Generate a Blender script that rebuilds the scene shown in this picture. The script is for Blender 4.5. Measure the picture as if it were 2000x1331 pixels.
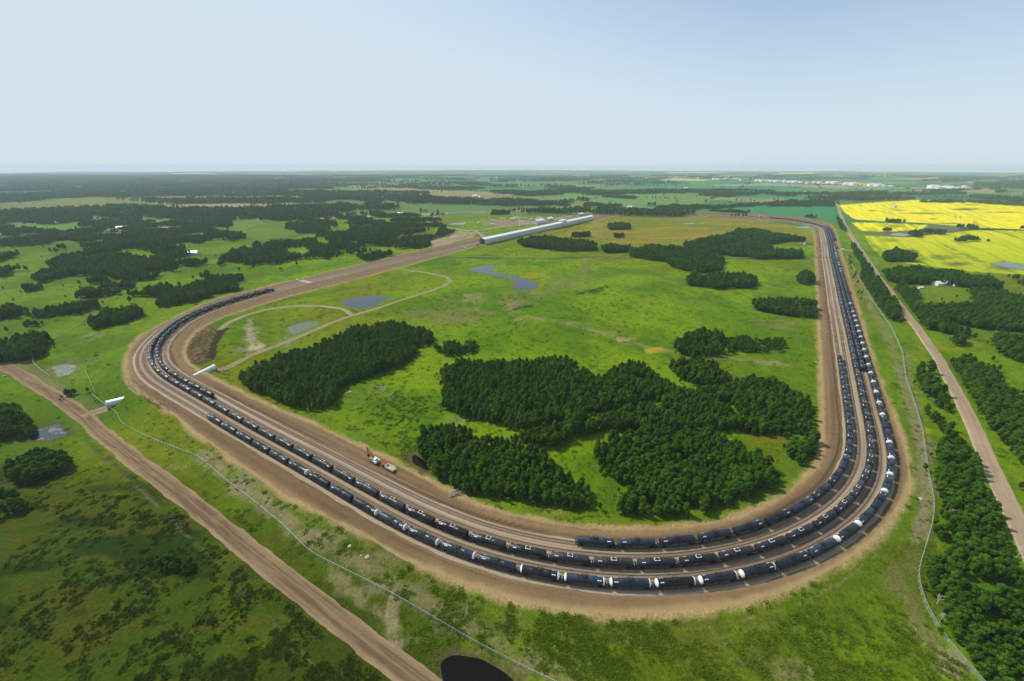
import bpy, math, random
import numpy as np
from mathutils import Vector, Matrix
random.seed(7); rng = np.random.default_rng(7)
for o in list(bpy.data.objects): bpy.data.objects.remove(o)
SC = bpy.context.scene; COL = SC.collection

# ------------------------------------------------------------------ camera, sky, sun, exposure
CAMH = 155.4; FPX = 800.0; TILT = math.atan((665.5-325.0)/FPX)
cam = bpy.data.cameras.new('camera'); camo = bpy.data.objects.new('camera', cam); COL.objects.link(camo)
camo.location = (0, 0, CAMH); camo.rotation_euler = (math.pi/2-TILT, 0, 0)
cam.sensor_fit = 'HORIZONTAL'; cam.sensor_width = 36; cam.lens = 36*FPX/2000; cam.clip_start = 1; cam.clip_end = 90000
SC.camera = camo
SUN_EL = math.radians(48); SUN_AZ = math.radians(298)          # azimuth clockwise from +Y: the sun stands ahead and to the left
w = bpy.data.worlds.new('World'); SC.world = w; w.use_nodes = True
nt = w.node_tree; bg = nt.nodes['Background']; sky = nt.nodes.new('ShaderNodeTexSky')
sky.sky_type = 'NISHITA'; sky.sun_disc = False; sky.sun_elevation = SUN_EL; sky.sun_rotation = SUN_AZ
sky.air_density = 1.0; sky.dust_density = 0.9; sky.ozone_density = 3.0; sky.altitude = 100
# milky summer sky: a pale veil thickening toward the horizon
tcw = nt.nodes.new('ShaderNodeTexCoord'); sxw = nt.nodes.new('ShaderNodeSeparateXYZ'); nt.links.new(tcw.outputs['Generated'], sxw.inputs[0])
vr = nt.nodes.new('ShaderNodeMapRange'); vr.interpolation_type = 'SMOOTHSTEP'; vr.inputs[1].default_value = -.02; vr.inputs[2].default_value = .36; vr.inputs[3].default_value = .92; vr.inputs[4].default_value = .24; nt.links.new(sxw.outputs['Z'], vr.inputs[0])
dt = nt.nodes.new('ShaderNodeVectorMath'); dt.operation = 'DOT_PRODUCT'; dt.inputs[1].default_value = (math.sin(SUN_AZ), math.cos(SUN_AZ), 0); nt.links.new(tcw.outputs['Generated'], dt.inputs[0])
v2 = nt.nodes.new('ShaderNodeMapRange'); v2.inputs[1].default_value = 0.0; v2.inputs[2].default_value = .75; v2.inputs[3].default_value = 0; v2.inputs[4].default_value = .55; nt.links.new(dt.outputs['Value'], v2.inputs[0])
vs = nt.nodes.new('ShaderNodeMath'); vs.operation = 'ADD'; vs.use_clamp = True; nt.links.new(vr.outputs[0], vs.inputs[0]); nt.links.new(v2.outputs[0], vs.inputs[1])
vm = nt.nodes.new('ShaderNodeMix'); vm.data_type = 'RGBA'; vm.inputs[7].default_value = (4.5, 5.3, 5.9, 1); nt.links.new(vs.outputs[0], vm.inputs[0]); nt.links.new(sky.outputs[0], vm.inputs[6])
nt.links.new(vm.outputs[2], bg.inputs[0]); bg.inputs[1].default_value = 0.10
sl = bpy.data.lights.new('sun', 'SUN'); sl.energy = 3.0; sl.angle = math.radians(4); sl.color = (1, .94, .84)
so = bpy.data.objects.new('sun', sl); COL.objects.link(so)
sd = Vector((math.sin(SUN_AZ)*math.cos(SUN_EL), math.cos(SUN_AZ)*math.cos(SUN_EL), math.sin(SUN_EL)))
so.rotation_euler = sd.to_track_quat('Z', 'Y').to_euler(); so.location = (-400, -60, 500)
SC.view_settings.view_transform = 'Standard'; SC.view_settings.look = 'None'
SC.view_settings.exposure = 0.55; SC.view_settings.gamma = 1
SC.render.engine = 'CYCLES'
SC.cycles.max_bounces = 5; SC.cycles.diffuse_bounces = 2; SC.cycles.volume_bounces = 2; SC.cycles.use_denoising = True

# ------------------------------------------------------------------ helpers
def tag(o, label=None, cat=None, group=None, kind=None):
    for k, v in (('label', label), ('category', cat), ('group', group), ('kind', kind)):
        if v: o[k] = v
    return o
def empty(name, loc=(0, 0, 0), rz=0):
    o = bpy.data.objects.new(name, None); COL.objects.link(o); o.location = loc; o.rotation_euler = (0, 0, rz)
    o.empty_display_size = 1; return o
def mesh_np(name, v, f, mats=(), mi=None, smooth=False):
    """v (n,3); f: (m,3|4) array or list of lists"""
    me = bpy.data.meshes.new(name); v = np.asarray(v, np.float32)
    if isinstance(f, np.ndarray):
        k = f.shape[1]; me.vertices.add(len(v)); me.vertices.foreach_set('co', v.ravel())
        me.loops.add(f.size); me.loops.foreach_set('vertex_index', f.ravel().astype(np.int32))
        me.polygons.add(len(f)); me.polygons.foreach_set('loop_start', np.arange(0, f.size, k, dtype=np.int32))
        me.polygons.foreach_set('loop_total', np.full(len(f), k, np.int32))
    else:
        me.from_pydata([tuple(p) for p in v], [], f)
    for m in mats: me.materials.append(m)
    if mi is not None: me.polygons.foreach_set('material_index', np.asarray(mi, np.int32))
    me.update(calc_edges=True)
    me.polygons.foreach_set('use_smooth', np.full(len(me.polygons), smooth))
    return me
def link(name, me, parent=None):
    o = bpy.data.objects.new(name, me); COL.objects.link(o)
    if parent: o.parent = parent
    return o
class MB:
    def __init__(s): s.v = []; s.f = []; s.m = []
    def add(s, v, f, mi=0):
        b = len(s.v); s.v += [tuple(p) for p in v]; s.f += [[i+b for i in q] for q in f]; s.m += [mi]*len(f); return s
    def box(s, x0, x1, y0, y1, z0, z1, mi=0, M=None):
        v = [(x0,y0,z0),(x1,y0,z0),(x1,y1,z0),(x0,y1,z0),(x0,y0,z1),(x1,y0,z1),(x1,y1,z1),(x0,y1,z1)]
        if M: v = [M @ Vector(p) for p in v]
        return s.add(v, [[3,2,1,0],[4,5,6,7],[0,1,5,4],[1,2,6,5],[2,3,7,6],[3,0,4,7]], mi)
    def lathe(s, prof, n=12, axis='X', c=(0,0,0), mi=0):
        """prof: list of (along, radius)"""
        v = []; f = []
        for a, r in prof:
            for k in range(n):
                t = 2*math.pi*k/n; p, q = r*math.cos(t), r*math.sin(t)
                v.append({'X': (a, p, q), 'Y': (q, a, p), 'Z': (p, q, a)}[axis])
        v = [(p[0]+c[0], p[1]+c[1], p[2]+c[2]) for p in v]
        for i in range(len(prof)-1):
            for k in range(n):
                f.append([i*n+k, (i+1)*n+k, (i+1)*n+(k+1) % n, i*n+(k+1) % n][::-1])
        f.append([k for k in range(n)][::-1] if True else []); f.append([(len(prof)-1)*n+k for k in range(n)])
        return s.add(v, f, mi)
    def bar(s, a, b, w, mi=0):
        a = Vector(a); b = Vector(b); d = (b-a); L = d.length; q = d.to_track_quat('X', 'Z').to_matrix().to_4x4()
        return s.box(0, L, -w/2, w/2, -w/2, w/2, mi, Matrix.Translation(a) @ q)
    def mesh(s, name, mats, smooth=False):
        me = mesh_np(name, s.v, s.f, mats if isinstance(mats, (list, tuple)) else [mats], s.m)
        if smooth: me.polygons.foreach_set('use_smooth', [True]*len(me.polygons)); me.set_sharp_from_angle(angle=math.radians(35))
        return me
    def build(s, name, mats, parent=None, smooth=False): return link(name, s.mesh(name, mats, smooth), parent)

def hsh(ix, iy, seed):
    h = (ix.astype(np.int64)*374761393 + iy.astype(np.int64)*668265263 + seed*974634541) & 0xffffffff
    h = ((h ^ (h >> 13))*1274126177) & 0xffffffff
    return ((h ^ (h >> 16)) & 0xffff)/65535.0
def vn(x, y, seed=0):
    x = np.asarray(x, float); y = np.asarray(y, float)
    ix = np.floor(x); iy = np.floor(y); fx = x-ix; fy = y-iy; u = fx*fx*(3-2*fx); v = fy*fy*(3-2*fy)
    a = hsh(ix, iy, seed); b = hsh(ix+1, iy, seed); c = hsh(ix, iy+1, seed); d = hsh(ix+1, iy+1, seed)
    return a+(b-a)*u+(c-a)*v+(a-b-c+d)*u*v
def fbm(x, y, seed=0, o=4):
    t = 0; A = .5; n = 0
    x = np.asarray(x, float); y = np.asarray(y, float)
    for i in range(o):
        t = t+A*vn(x, y, seed+i*17); n += A; A *= .5; x = x*2.03+3.1; y = y*2.03-1.7
    return t/n
def sst(a, b, x):
    t = np.clip((x-a)/(b-a), 0, 1); return t*t*(3-2*t)
CT, ST = math.cos(TILT), math.sin(TILT)
def ray(px, py):
    u = (px-1000)/FPX; v = (py-665.5)/FPX
    return u, CT-v*ST, -(ST+v*CT)
def flat(px, py, z=0.0):
    u, F, D = ray(px, py); s = (z-CAMH)/D; return s*u, s*F
def proj(x, y, z):
    dz = z-CAMH; zc = y*CT-dz*ST; yc = -y*ST-dz*CT     # depth, down
    zc = np.where(np.abs(zc) < 1e-3, 1e-3, zc)
    px = 1000+FPX*x/zc; py = 665.5+FPX*yc/zc
    bad = zc < 1
    return np.where(bad, -9999, px), np.where(bad, 99999, py)
def inpoly(px, py, poly):
    px = np.asarray(px, float); py = np.asarray(py, float); r = np.zeros(px.shape, bool)
    P = np.asarray(poly, float)
    bb = (px >= P[:,0].min()) & (px <= P[:,0].max()) & (py >= P[:,1].min()) & (py <= P[:,1].max())
    if not bb.any(): return r
    x = px[bb]; y = py[bb]; c = np.zeros(x.shape, bool); n = len(P)
    for i in range(n):
        x1, y1 = P[i]; x2, y2 = P[(i+1) % n]
        if y1 == y2: continue
        c ^= ((y1 > y) != (y2 > y)) & (x < (x2-x1)*(y-y1)/(y2-y1)+x1)
    r[bb] = c; return r
def dpoly(x, y, P, closed=True):
    P = np.asarray(P, float); d = np.full(np.shape(x), 1e18)
    for i in range(len(P)-(0 if closed else 1)):
        a = P[i]; b = P[(i+1) % len(P)]; ab = b-a; L = ab@ab
        if L < 1e-9: continue
        t = np.clip(((x-a[0])*ab[0]+(y-a[1])*ab[1])/L, 0, 1)
        d = np.minimum(d, (x-a[0]-t*ab[0])**2+(y-a[1]-t*ab[1])**2)
    return np.sqrt(d)
def resample(P, step, smooth=0):
    P = np.asarray(P, float)
    for rep in range(2):
        s = np.r_[0, np.cumsum(np.linalg.norm(np.diff(P, axis=0), axis=1))]
        n = max(2, int(s[-1]/step)+1); q = np.linspace(0, s[-1], n)
        P = np.stack([np.interp(q, s, P[:,k]) for k in range(P.shape[1])], 1)
        if rep == 0 and smooth:
            for _ in range(smooth):
                Q = P.copy(); Q[1:-1] = .25*P[:-2]+.5*P[1:-1]+.25*P[2:]; P = Q
    return P
def normals2(P):
    d = np.gradient(P[:, :2], axis=0); d /= np.linalg.norm(d, axis=1)[:, None]
    return d, np.stack([-d[:,1], d[:,0]], 1)

# ------------------------------------------------------------------ survey drawing of the place
T3PX = [(1488.6,424.6),(1536,428),(1572,433.6),(1590,437),(1604.4,442),(1610.4,448),(1614,458),(1617.8,475),(1623,505),(1633.6,550),(1642,590),(1651,625),(1661,670),(1670.6,715),(1677.4,745),(1683.4,775),(1690,805),(1696,833),(1702,861),(1704,892),(1698.5,922),(1685,952),(1656,985),(1619,1014),(1573,1041),(1515,1065),(1445,1084),(1370,1097),(1285,1105),(1200,1104),(1114,1096),(1035,1081),(951,1061.6),(881,1036),(820,1009),(764,980),(716,953.6),(672,929),(629,905),(590,884),(553.6,865),(518,847),(488,829),(459,814),(430,797),(408,783.6),(382.6,770),(359,757),(337.6,744.5),(316,734),(300.5,721),(291.8,706),(289.8,692.8),(291,680),(298.6,668),(308,658.6),(322,645),(337.7,632),(357,621.5),(376.7,611.7),(406,600),(440,589),(495,573.5),(551,558.5),(600,546.5),(700,524.5),(800,502.5),(900,480),(960,466)]
far_bed = [(1488.6,425.5),(1462,422.5),(1420,419.5),(1380,417.5),(1330,414.5),(1290,412),(1240,410),(1205,413),(1180,418),(1157,424)]
c3 = np.array([flat(x, y, 2.6) for x, y in T3PX])
fb = np.array([flat(x, y, 0.5) for x, y in far_bed])
T3 = resample(np.vstack([fb[::-1][:-1], c3]), 6, 18)
T3 = resample(T3, 3)
T3d, T3n = normals2(T3)                                   # walking from the far shed end, clockwise; left normal
T3s = np.r_[0, np.cumsum(np.linalg.norm(np.diff(T3, axis=0), axis=1))]
INSIDE = 1.0 if ((np.array([150., 500.])-T3[np.argmin(np.hypot(T3[:,0]-310, T3[:,1]-500))]) @ T3n[np.argmin(np.hypot(T3[:,0]-310, T3[:,1]-500))]) > 0 else -1.0
OFF = {'T1': 10.0, 'T2': 5.2, 'T3': 0.0, 'T4': -4.5, 'T5': -9.0, 'T6': -14.0}     # + towards the inside of the loop
def offset(d): return T3+T3n*INSIDE*d
def track_coord(x, y):
    """nearest arc length and signed inside offset relative to the third track"""
    s = np.empty(len(x)); d = np.empty(len(x))
    Q = T3[::2]; N = T3n[::2]*INSIDE; S = T3s[::2]; Dr = T3d[::2]
    for i in range(0, len(x), 20000):
        X = x[i:i+20000]; Y = y[i:i+20000]
        k = ((X[:,None]-Q[None,:,0])**2+(Y[:,None]-Q[None,:,1])**2).argmin(1)
        dx = X-Q[k,0]; dy = Y-Q[k,1]
        d[i:i+20000] = dx*N[k,0]+dy*N[k,1]; s[i:i+20000] = S[k]+dx*Dr[k,0]+dy*Dr[k,1]
    return s, d
BED_IN = [(1480,431),(1545,435),(1570,438.5),(1586,443),(1590,450),(1592,470),(1595,520),(1598,600),(1601,660),(1604,720),(1606,780),(1607,840),(1606,880),(1597,905),(1575,930),(1545,955),(1500,985),(1450,1005),(1400,1018),(1330,1028),(1260,1032),(1200,1032),(1130,1028),(1060,1018),(1000,1004),(940,988),(893,968),(860,950),(815,925),(780,905),(735,885),(700,868),(650,845),(590,818),(530,793),(470,765),(430,745),(395,728),(370,712),(362,700),(360,685),(365,668),(380,650),(408,632),(440,618),(480,605),(520,592),(560,580),(610,568),(660,555),(720,540),(760,528),(800,518),(860,501),(905,488),(938,479),(960,474)]
BED_OUT = [(1485,419),(1560,424),(1597,430),(1620,437),(1630,447),(1635,465),(1640,487),(1650,515),(1660,550),(1672,590),(1683,625),(1692,660),(1705,700),(1722,745),(1742,800),(1760,850),(1775,900),(1779,925),(1776,950),(1762,985),(1745,1010),(1700,1060),(1650,1098),(1590,1130),(1520,1160),(1450,1180),(1370,1192),(1290,1200),(1210,1203),(1140,1198),(1060,1185),(1000,1173),(960,1160),(900,1140),(840,1115),(780,1090),(740,1064),(700,1040),(650,1017),(600,992),(550,965),(500,932),(450,895),(405,862),(370,838),(335,808),(300,785),(270,765),(250,745),(245,720),(247,695),(255,675),(275,655),(300,640),(330,625),(370,606),(400,592),(450,575),(500,565),(545,553),(590,544),(640,531),(700,518),(760,503),(800,493),(850,482),(900,472),(930,466),(955,460)]
FAR_IN = [(1480,431),(1380,424),(1290,418),(1230,417),(1195,424),(1160,434)]
FAR_OUT = [(1485,419),(1380,414),(1290,408),(1235,406),(1190,411),(1155,418)]
BED = np.array([flat(*p) for p in BED_IN+BED_OUT[::-1]]); FARBED = np.array([flat(*p) for p in FAR_IN+FAR_OUT[::-1]])

# signed distance of the bed on a grid
gx = np.arange(-800, 1300, 3.0); gy = np.arange(30, 2000, 3.0); GX, GY = np.meshgrid(gx, gy)
sdf = np.where(inpoly(GX, GY, BED), -1, 1)*dpoly(GX, GY, BED)
sdf = np.minimum(sdf, np.where(inpoly(GX, GY, FARBED), -1, 1)*dpoly(GX, GY, FARBED))
def bed_d(x, y):
    x = np.asarray(x, float); y = np.asarray(y, float)
    i = np.clip((x-gx[0])/3, 0, len(gx)-1.001); j = np.clip((y-gy[0])/3, 0, len(gy)-1.001)
    i0 = i.astype(int); j0 = j.astype(int); fx = i-i0; fy = j-j0
    d = (sdf[j0,i0]*(1-fx)+sdf[j0,i0+1]*fx)*(1-fy)+(sdf[j0+1,i0]*(1-fx)+sdf[j0+1,i0+1]*fx)*fy
    out = np.hypot(np.maximum(0, np.maximum(gx[0]-x, x-gx[-1])), np.maximum(0, np.maximum(gy[0]-y, y-gy[-1])))
    return d+out
DIPS = [(flat(215,790), -4.5, 45), (flat(120,740), -4, 60), (flat(425,717), -6.5, 30), (flat(560,640), -3.5, 55), (flat(980,545), -3, 60),
        (flat(700,592), -2, 40), (flat(900,1290), -2.5, 40), (flat(100,850), -4, 60)]
KNOLLS = [(flat(1080,640), 6.5, 40), (flat(1250,560), 8.5, 62), (flat(980,640), 3.5, 36), (flat(1180,690), -3, 22), (flat(1240,615), -3.5, 28), (flat(1100,760), 2, 50), (flat(1440,620), 5.5, 52), (flat(620,510), 6, 50), (flat(700,470), 7, 90),
          (flat(150,480), 8, 120), (flat(330,530), 6, 80), (flat(1900,600), 5, 80), (flat(1400,470), 5, 90)]
def base_h(x, y):
    x = np.asarray(x, float); y = np.asarray(y, float); r = np.hypot(x, y); d = bed_d(x, y)
    n = (fbm(x/170+7, y/170+3, 11, 3)-.5)*9+(fbm(x/55, y/55, 31, 2)-.5)*2.2
    z = -1.6+n*sst(6, 90, d)*(1-.4*sst(3000, 8000, r))
    for (cx, cy), a, R in DIPS+KNOLLS: z = z+a*np.exp(-((x-cx)**2+(y-cy)**2)/(R*R))
    z = z*(.35*sst(1.0, 20, d)+.65*np.clip((d-1)/20, 0, 1))
    z = z+sst(1800, 4500, r)*(fbm(x/1300, y/1300, 51, 3)-.5)*16
    z = z+sst(6000, 12000, r)*((fbm(x/2600+4, y/2600, 71, 4)-.45)*70+14*np.exp(-((x-300)/6000)**2))
    return z
PONDS = {  # name: outline in the survey drawing
 'pond_a': [(913,525.5),(940,521),(963,518.5),(978,519.5),(968,523),(960,527.5),(963,532),(985,537),(1010,541),(1041,549),(1055,560),(1041,566.5),(1010,566),(998,561.5),(1011,553),(997,546.5),(954,536),(922,529.5)],
 'pond_b': [(660,592),(690,583),(725,578),(768,580),(750,588),(735,597),(705,605),(685,600)],
 'pond_c': [(858,1300),(865,1285),(890,1277),(940,1285),(985,1310),(1015,1338),(1010,1400),(900,1400),(862,1330)],
 'pond_d': [(55,852),(75,838),(115,827),(132,848),(128,853),(90,860),(60,861)],
 'pond_e': [(803,893),(811,887),(820,893),(838,905),(843,921),(830,919),(806,906)],
 'pond_f': [(1548,444.5),(1572,442.5),(1586,443),(1578,446.5)],
 'pond_g': [(1738,457),(1758,455.5),(1778,458.5),(1766,462),(1742,460)],
 'pond_h': [(1938,517),(1962,513),(2010,520),(2010,529),(1965,523)],
 'pond_i': [(872,438.5),(895,435.5),(912,434.5),(905,440)],
 'pond_j': [(100,717),(128,711),(152,714),(138,731),(112,737)],
 'pond_k': [(560,640),(590,630),(624,627),(618,636),(596,646),(572,655)],
 'pond_l': [(1330,437),(1352,436),(1362,437.5),(1342,438.6)],
}
PW = {}
for k, P in PONDS.items():
    W = np.array([flat(*p) for p in P]); W = resample(np.vstack([W, W[:1]]), max(1.0, np.ptp(W, axis=0).max()/90), 2)[:-1]
    lv = base_h(W[:,0], W[:,1]).min()
    # a low pond projects further out: shift by the true level
    W2 = np.array([flat(*p, lv) for p in P]); W2 = resample(np.vstack([W2, W2[:1]]), max(1.0, np.ptp(W2, axis=0).max()/90), 2)[:-1]
    PW[k] = (W2, lv)
def height(x, y):
    x = np.asarray(x, float); y = np.asarray(y, float); z = base_h(x, y)
    for k, (W, lv) in PW.items():
        lo = W.min(0)-14; hi = W.max(0)+14
        m = (x > lo[0]) & (x < hi[0]) & (y > lo[1]) & (y < hi[1])
        if not np.any(m): continue
        xm = x[m]; ym = y[m]; d = dpoly(xm, ym, W)*np.where(inpoly(xm, ym, W), -1, 1)
        t = sst(-2.5, 0, d); t2 = sst(0, 12, d)
        zz = np.where(d < 0, lv-.7+.75*t, lv+.05+(z[m]-lv-.05)*t2)
        z = z.copy(); z[m] = zz
    return z
def G(px, py, lift=0.0, it=6):
    """point of the drawing set on the ground"""
    z = 0.0
    for _ in range(it):
        x, y = flat(px, py, z); z = float(height(np.array([x]), np.array([y]))[0])
    return Vector((x, y, z+lift))
def gline(P, step, smooth=6):
    W = np.array([G(*p)[:2] for p in P]); return resample(W, step, smooth)

# ------------------------------------------------------------------ materials
def mat(name, rgb, rough=.6, metal=0.0, noise=None, spec=.4, bump=None, vary=0.0, coord='Object'):
    m = bpy.data.materials.new(name); m.use_nodes = True; n = m.node_tree.nodes; L = m.node_tree.links
    b = n['Principled BSDF']; b.inputs['Base Color'].default_value = (*rgb, 1); b.inputs['Roughness'].default_value = rough
    b.inputs['Metallic'].default_value = metal; b.inputs['Specular IOR Level'].default_value = spec
    col = None
    if noise:
        sc, amt = noise; tc = n.new('ShaderNodeTexCoord'); t = n.new('ShaderNodeTexNoise'); t.inputs['Scale'].default_value = sc; t.inputs['Detail'].default_value = 6
        L.new(tc.outputs[coord], t.inputs['Vector']); mr = n.new('ShaderNodeMapRange'); mr.inputs[1].default_value = .3; mr.inputs[2].default_value = .7
        mr.inputs[3].default_value = 1-amt; mr.inputs[4].default_value = 1+amt; L.new(t.outputs[0], mr.inputs[0])
        mx = n.new('ShaderNodeVectorMath'); mx.operation = 'SCALE'; mx.inputs[0].default_value = rgb; L.new(mr.outputs[0], mx.inputs['Scale']); col = mx.outputs[0]
    if vary:
        oi = n.new('ShaderNodeObjectInfo'); mr = n.new('ShaderNodeMapRange'); mr.inputs[3].default_value = 1-vary; mr.inputs[4].default_value = 1+vary
        L.new(oi.outputs['Random'], mr.inputs[0]); mx = n.new('ShaderNodeVectorMath'); mx.operation = 'SCALE'
        if col: L.new(col, mx.inputs[0])
        else: mx.inputs[0].default_value = rgb
        L.new(mr.outputs[0], mx.inputs['Scale']); col = mx.outputs[0]
    if col: L.new(col, b.inputs['Base Color'])
    return m
def painted(name, scales, rough=.9, bump=.5, bdist=.3, bscale=1.2):
    """surface whose own colour comes from the 'albedo' attribute, broken up by fine procedural noise and bump"""
    m = bpy.data.materials.new(name); m.use_nodes = True; n = m.node_tree.nodes; L = m.node_tree.links; b = n['Principled BSDF']
    b.inputs['Roughness'].default_value = rough; b.inputs['Specular IOR Level'].default_value = .02
    a = n.new('ShaderNodeAttribute'); a.attribute_name = 'albedo'; tc = n.new('ShaderNodeTexCoord'); col = a.outputs['Color']
    for sc, amt in scales:
        t = n.new('ShaderNodeTexNoise'); t.inputs['Scale'].default_value = sc; t.inputs['Detail'].default_value = 5; t.inputs['Roughness'].default_value = .65
        L.new(tc.outputs['Object'], t.inputs['Vector']); mr = n.new('ShaderNodeMapRange'); mr.inputs[1].default_value = .32; mr.inputs[2].default_value = .68
        mr.inputs[3].default_value = 1-amt; mr.inputs[4].default_value = 1+amt; L.new(t.outputs[0], mr.inputs[0])
        mx = n.new('ShaderNodeVectorMath'); mx.operation = 'SCALE'; L.new(col, mx.inputs[0]); L.new(mr.outputs[0], mx.inputs['Scale']); col = mx.outputs[0]
    L.new(col, b.inputs['Base Color'])
    t = n.new('ShaderNodeTexNoise'); t.inputs['Scale'].default_value = bscale; t.inputs['Detail'].default_value = 6; t.inputs['Roughness'].default_value = .6
    L.new(tc.outputs['Object'], t.inputs['Vector']); bp = n.new('ShaderNodeBump'); bp.inputs['Strength'].default_value = bump; bp.inputs['Distance'].default_value = bdist
    L.new(t.outputs[0], bp.inputs['Height']); L.new(bp.outputs[0], b.inputs['Normal'])
    return m
M_GROUND = painted('meadow_ground', [(.9, .28), (.16, .14), (3.0, .20)], bump=.8, bdist=1.0, bscale=.7)
M_CROP = painted('crop', [(.35, .12), (.05, .08)], bump=.4, bdist=.3)
M_DIRT = painted('bare_dirt', [(1.4, .10), (.2, .07)], bump=.4, bdist=.12, bscale=2.5)
M_BALLAST = painted('ballast', [(4.0, .16), (.5, .07)], bump=.6, bdist=.08, bscale=5)
def foliage(name, dark, light, sat=1.0):
    m = bpy.data.materials.new(name); m.use_nodes = True; n = m.node_tree.nodes; L = m.node_tree.links; b = n['Principled BSDF']
    b.inputs['Roughness'].default_value = .85; b.inputs['Specular IOR Level'].default_value = .06
    oi = n.new('ShaderNodeObjectInfo'); g = n.new('ShaderNodeNewGeometry'); tc = n.new('ShaderNodeTexCoord')
    ad = n.new('ShaderNodeMath'); ad.operation = 'MULTIPLY_ADD'; ad.inputs[1].default_value = .35
    L.new(g.outputs['Random Per Island'], ad.inputs[0]); hf = n.new('ShaderNodeMath'); hf.operation = 'MULTIPLY'; hf.inputs[1].default_value = .65
    L.new(oi.outputs['Random'], hf.inputs[0]); L.new(hf.outputs[0], ad.inputs[2])
    cr = n.new('ShaderNodeValToRGB'); cr.color_ramp.elements[0].color = (*dark, 1); cr.color_ramp.elements[1].color = (*light, 1)
    L.new(ad.outputs[0], cr.inputs[0]); L.new(cr.outputs[0], b.inputs['Base Color'])
    tr = n.new('ShaderNodeBsdfTranslucent'); L.new(cr.outputs[0], tr.inputs['Color']); mx = n.new('ShaderNodeMixShader'); mx.inputs[0].default_value = .40
    L.new(b.outputs[0], mx.inputs[1]); L.new(tr.outputs[0], mx.inputs[2]); L.new(mx.outputs[0], n['Material Output'].inputs[0])
    return m
M_LEAF = foliage('aspen_leaves', (.028,.085,.005), (.105,.225,.010))
M_WILLOW = foliage('willow_leaves', (.015,.046,.004), (.070,.135,.012))
M_TUFT = foliage('grass_tufts', (.060,.125,.003), (.150,.225,.006))
M_TUFTD = foliage('shade_toned_grass_tufts', (.020,.045,.002), (.070,.095,.005))  # tufts darkened to match the shade painted into the lower left pasture
M_BARK = mat('aspen_bark', (.42,.40,.33), .8, noise=(3, .3))
M_SLEEPER = mat('timber_sleeper', (.125,.088,.060), .9, noise=(2, .35))
M_RAIL = mat('rusty_rail', (.17,.105,.065), .5, .5, noise=(1, .2))
M_TANK = mat('black_tank_paint', (.021,.022,.026), .38, noise=(.6, .35), vary=.6)
M_TANKB = mat('blue_black_tank_paint', (.015,.023,.036), .36, noise=(.6, .35), vary=.6)
M_WHITE = mat('white_paint', (.80,.80,.76), .5, noise=(2, .08))
M_FRAME = mat('dark_steel', (.018,.017,.017), .6, noise=(2, .3))
M_GREY = mat('grey_steel', (.16,.16,.165), .5, .3, noise=(2, .2))
M_GALV = mat('galvanised_steel', (.62,.66,.66), .42, .35, noise=(1.5, .12))
M_RED = mat('red_paint', (.42,.022,.018), .4, noise=(1, .15))
M_ORANGE = mat('orange_paint', (.62,.09,.015), .4, noise=(1, .15))
M_YELLOW = mat('dusty_yellow_paint', (.42,.32,.13), .5, noise=(1, .15))
M_RUBBER = mat('tyre_rubber', (.02,.02,.02), .85, noise=(4, .2))
M_GLASS = mat('dark_window_glass', (.02,.028,.035), .08, spec=.6)
M_ROOFW = mat('white_metal_roof', (.82,.82,.80), .45, .1, noise=(.15, .05))
M_WALLG = mat('pale_grey_cladding', (.66,.65,.58), .55, .1, noise=(.2, .08))
M_ROOFD = mat('grey_shingle_roof', (.16,.14,.13), .8, noise=(.6, .2))
M_BRICKR = mat('red_roof', (.28,.08,.05), .7, noise=(.6, .2))
M_BEIGE = mat('beige_siding', (.52,.47,.38), .7, noise=(.5, .1))
M_ROCK = mat('pale_rock', (.42,.37,.30), .9, noise=(1.5, .25))
M_SOIL = mat('turned_soil', (.075,.050,.034), .95, noise=(.7, .4))
M_HEAP = mat('tan_earth', (.30,.245,.16), .95, noise=(.3, .3))
M_TWINE = mat('pale_timber', (.33,.27,.20), .85, noise=(2, .2))
def water(name, rgb):
    m = mat(name, rgb, .04, spec=.5, noise=(.05, .25)); n = m.node_tree.nodes; L = m.node_tree.links; b = n['Principled BSDF']
    t = n.new('ShaderNodeTexNoise'); t.inputs['Scale'].default_value = .9; t.inputs['Detail'].default_value = 3; tc = n.new('ShaderNodeTexCoord'); L.new(tc.outputs['Object'], t.inputs['Vector'])
    bp = n.new('ShaderNodeBump'); bp.inputs['Strength'].default_value = .10; bp.inputs['Distance'].default_value = .03; L.new(t.outputs[0], bp.inputs['Height']); L.new(bp.outputs[0], b.inputs['Normal']); return m
M_WATER = water('pond_water', (.010,.018,.024)); M_WATER.node_tree.nodes['Principled BSDF'].inputs['Specular IOR Level'].default_value = .34; M_BROWNWATER = water('peaty_water', (.005,.004,.003)); M_BROWNWATER.node_tree.nodes['Principled BSDF'].inputs['Specular IOR Level'].default_value = .10
def weedy(name, c0, c1, sc, lo, hi, rough):
    m = water(name, c0); n = m.node_tree.nodes; L = m.node_tree.links; b = n['Principled BSDF']; t = n.new('ShaderNodeTexNoise'); t.inputs['Scale'].default_value = sc; t.inputs['Detail'].default_value = 7; t.inputs['Roughness'].default_value = .7
    tc = n.new('ShaderNodeTexCoord'); L.new(tc.outputs['Object'], t.inputs['Vector']); cr = n.new('ShaderNodeValToRGB'); cr.color_ramp.elements[0].position = lo; cr.color_ramp.elements[1].position = hi; cr.color_ramp.elements[0].color = (*c0, 1); cr.color_ramp.elements[1].color = (*c1, 1)
    L.new(t.outputs[0], cr.inputs[0]); L.new(cr.outputs[0], b.inputs['Base Color']); r = n.new('ShaderNodeMapRange'); r.inputs[1].default_value = lo; r.inputs[2].default_value = hi; r.inputs[3].default_value = .06; r.inputs[4].default_value = rough; L.new(t.outputs[0], r.inputs[0]); L.new(r.outputs[0], b.inputs['Roughness']); return m
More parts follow.
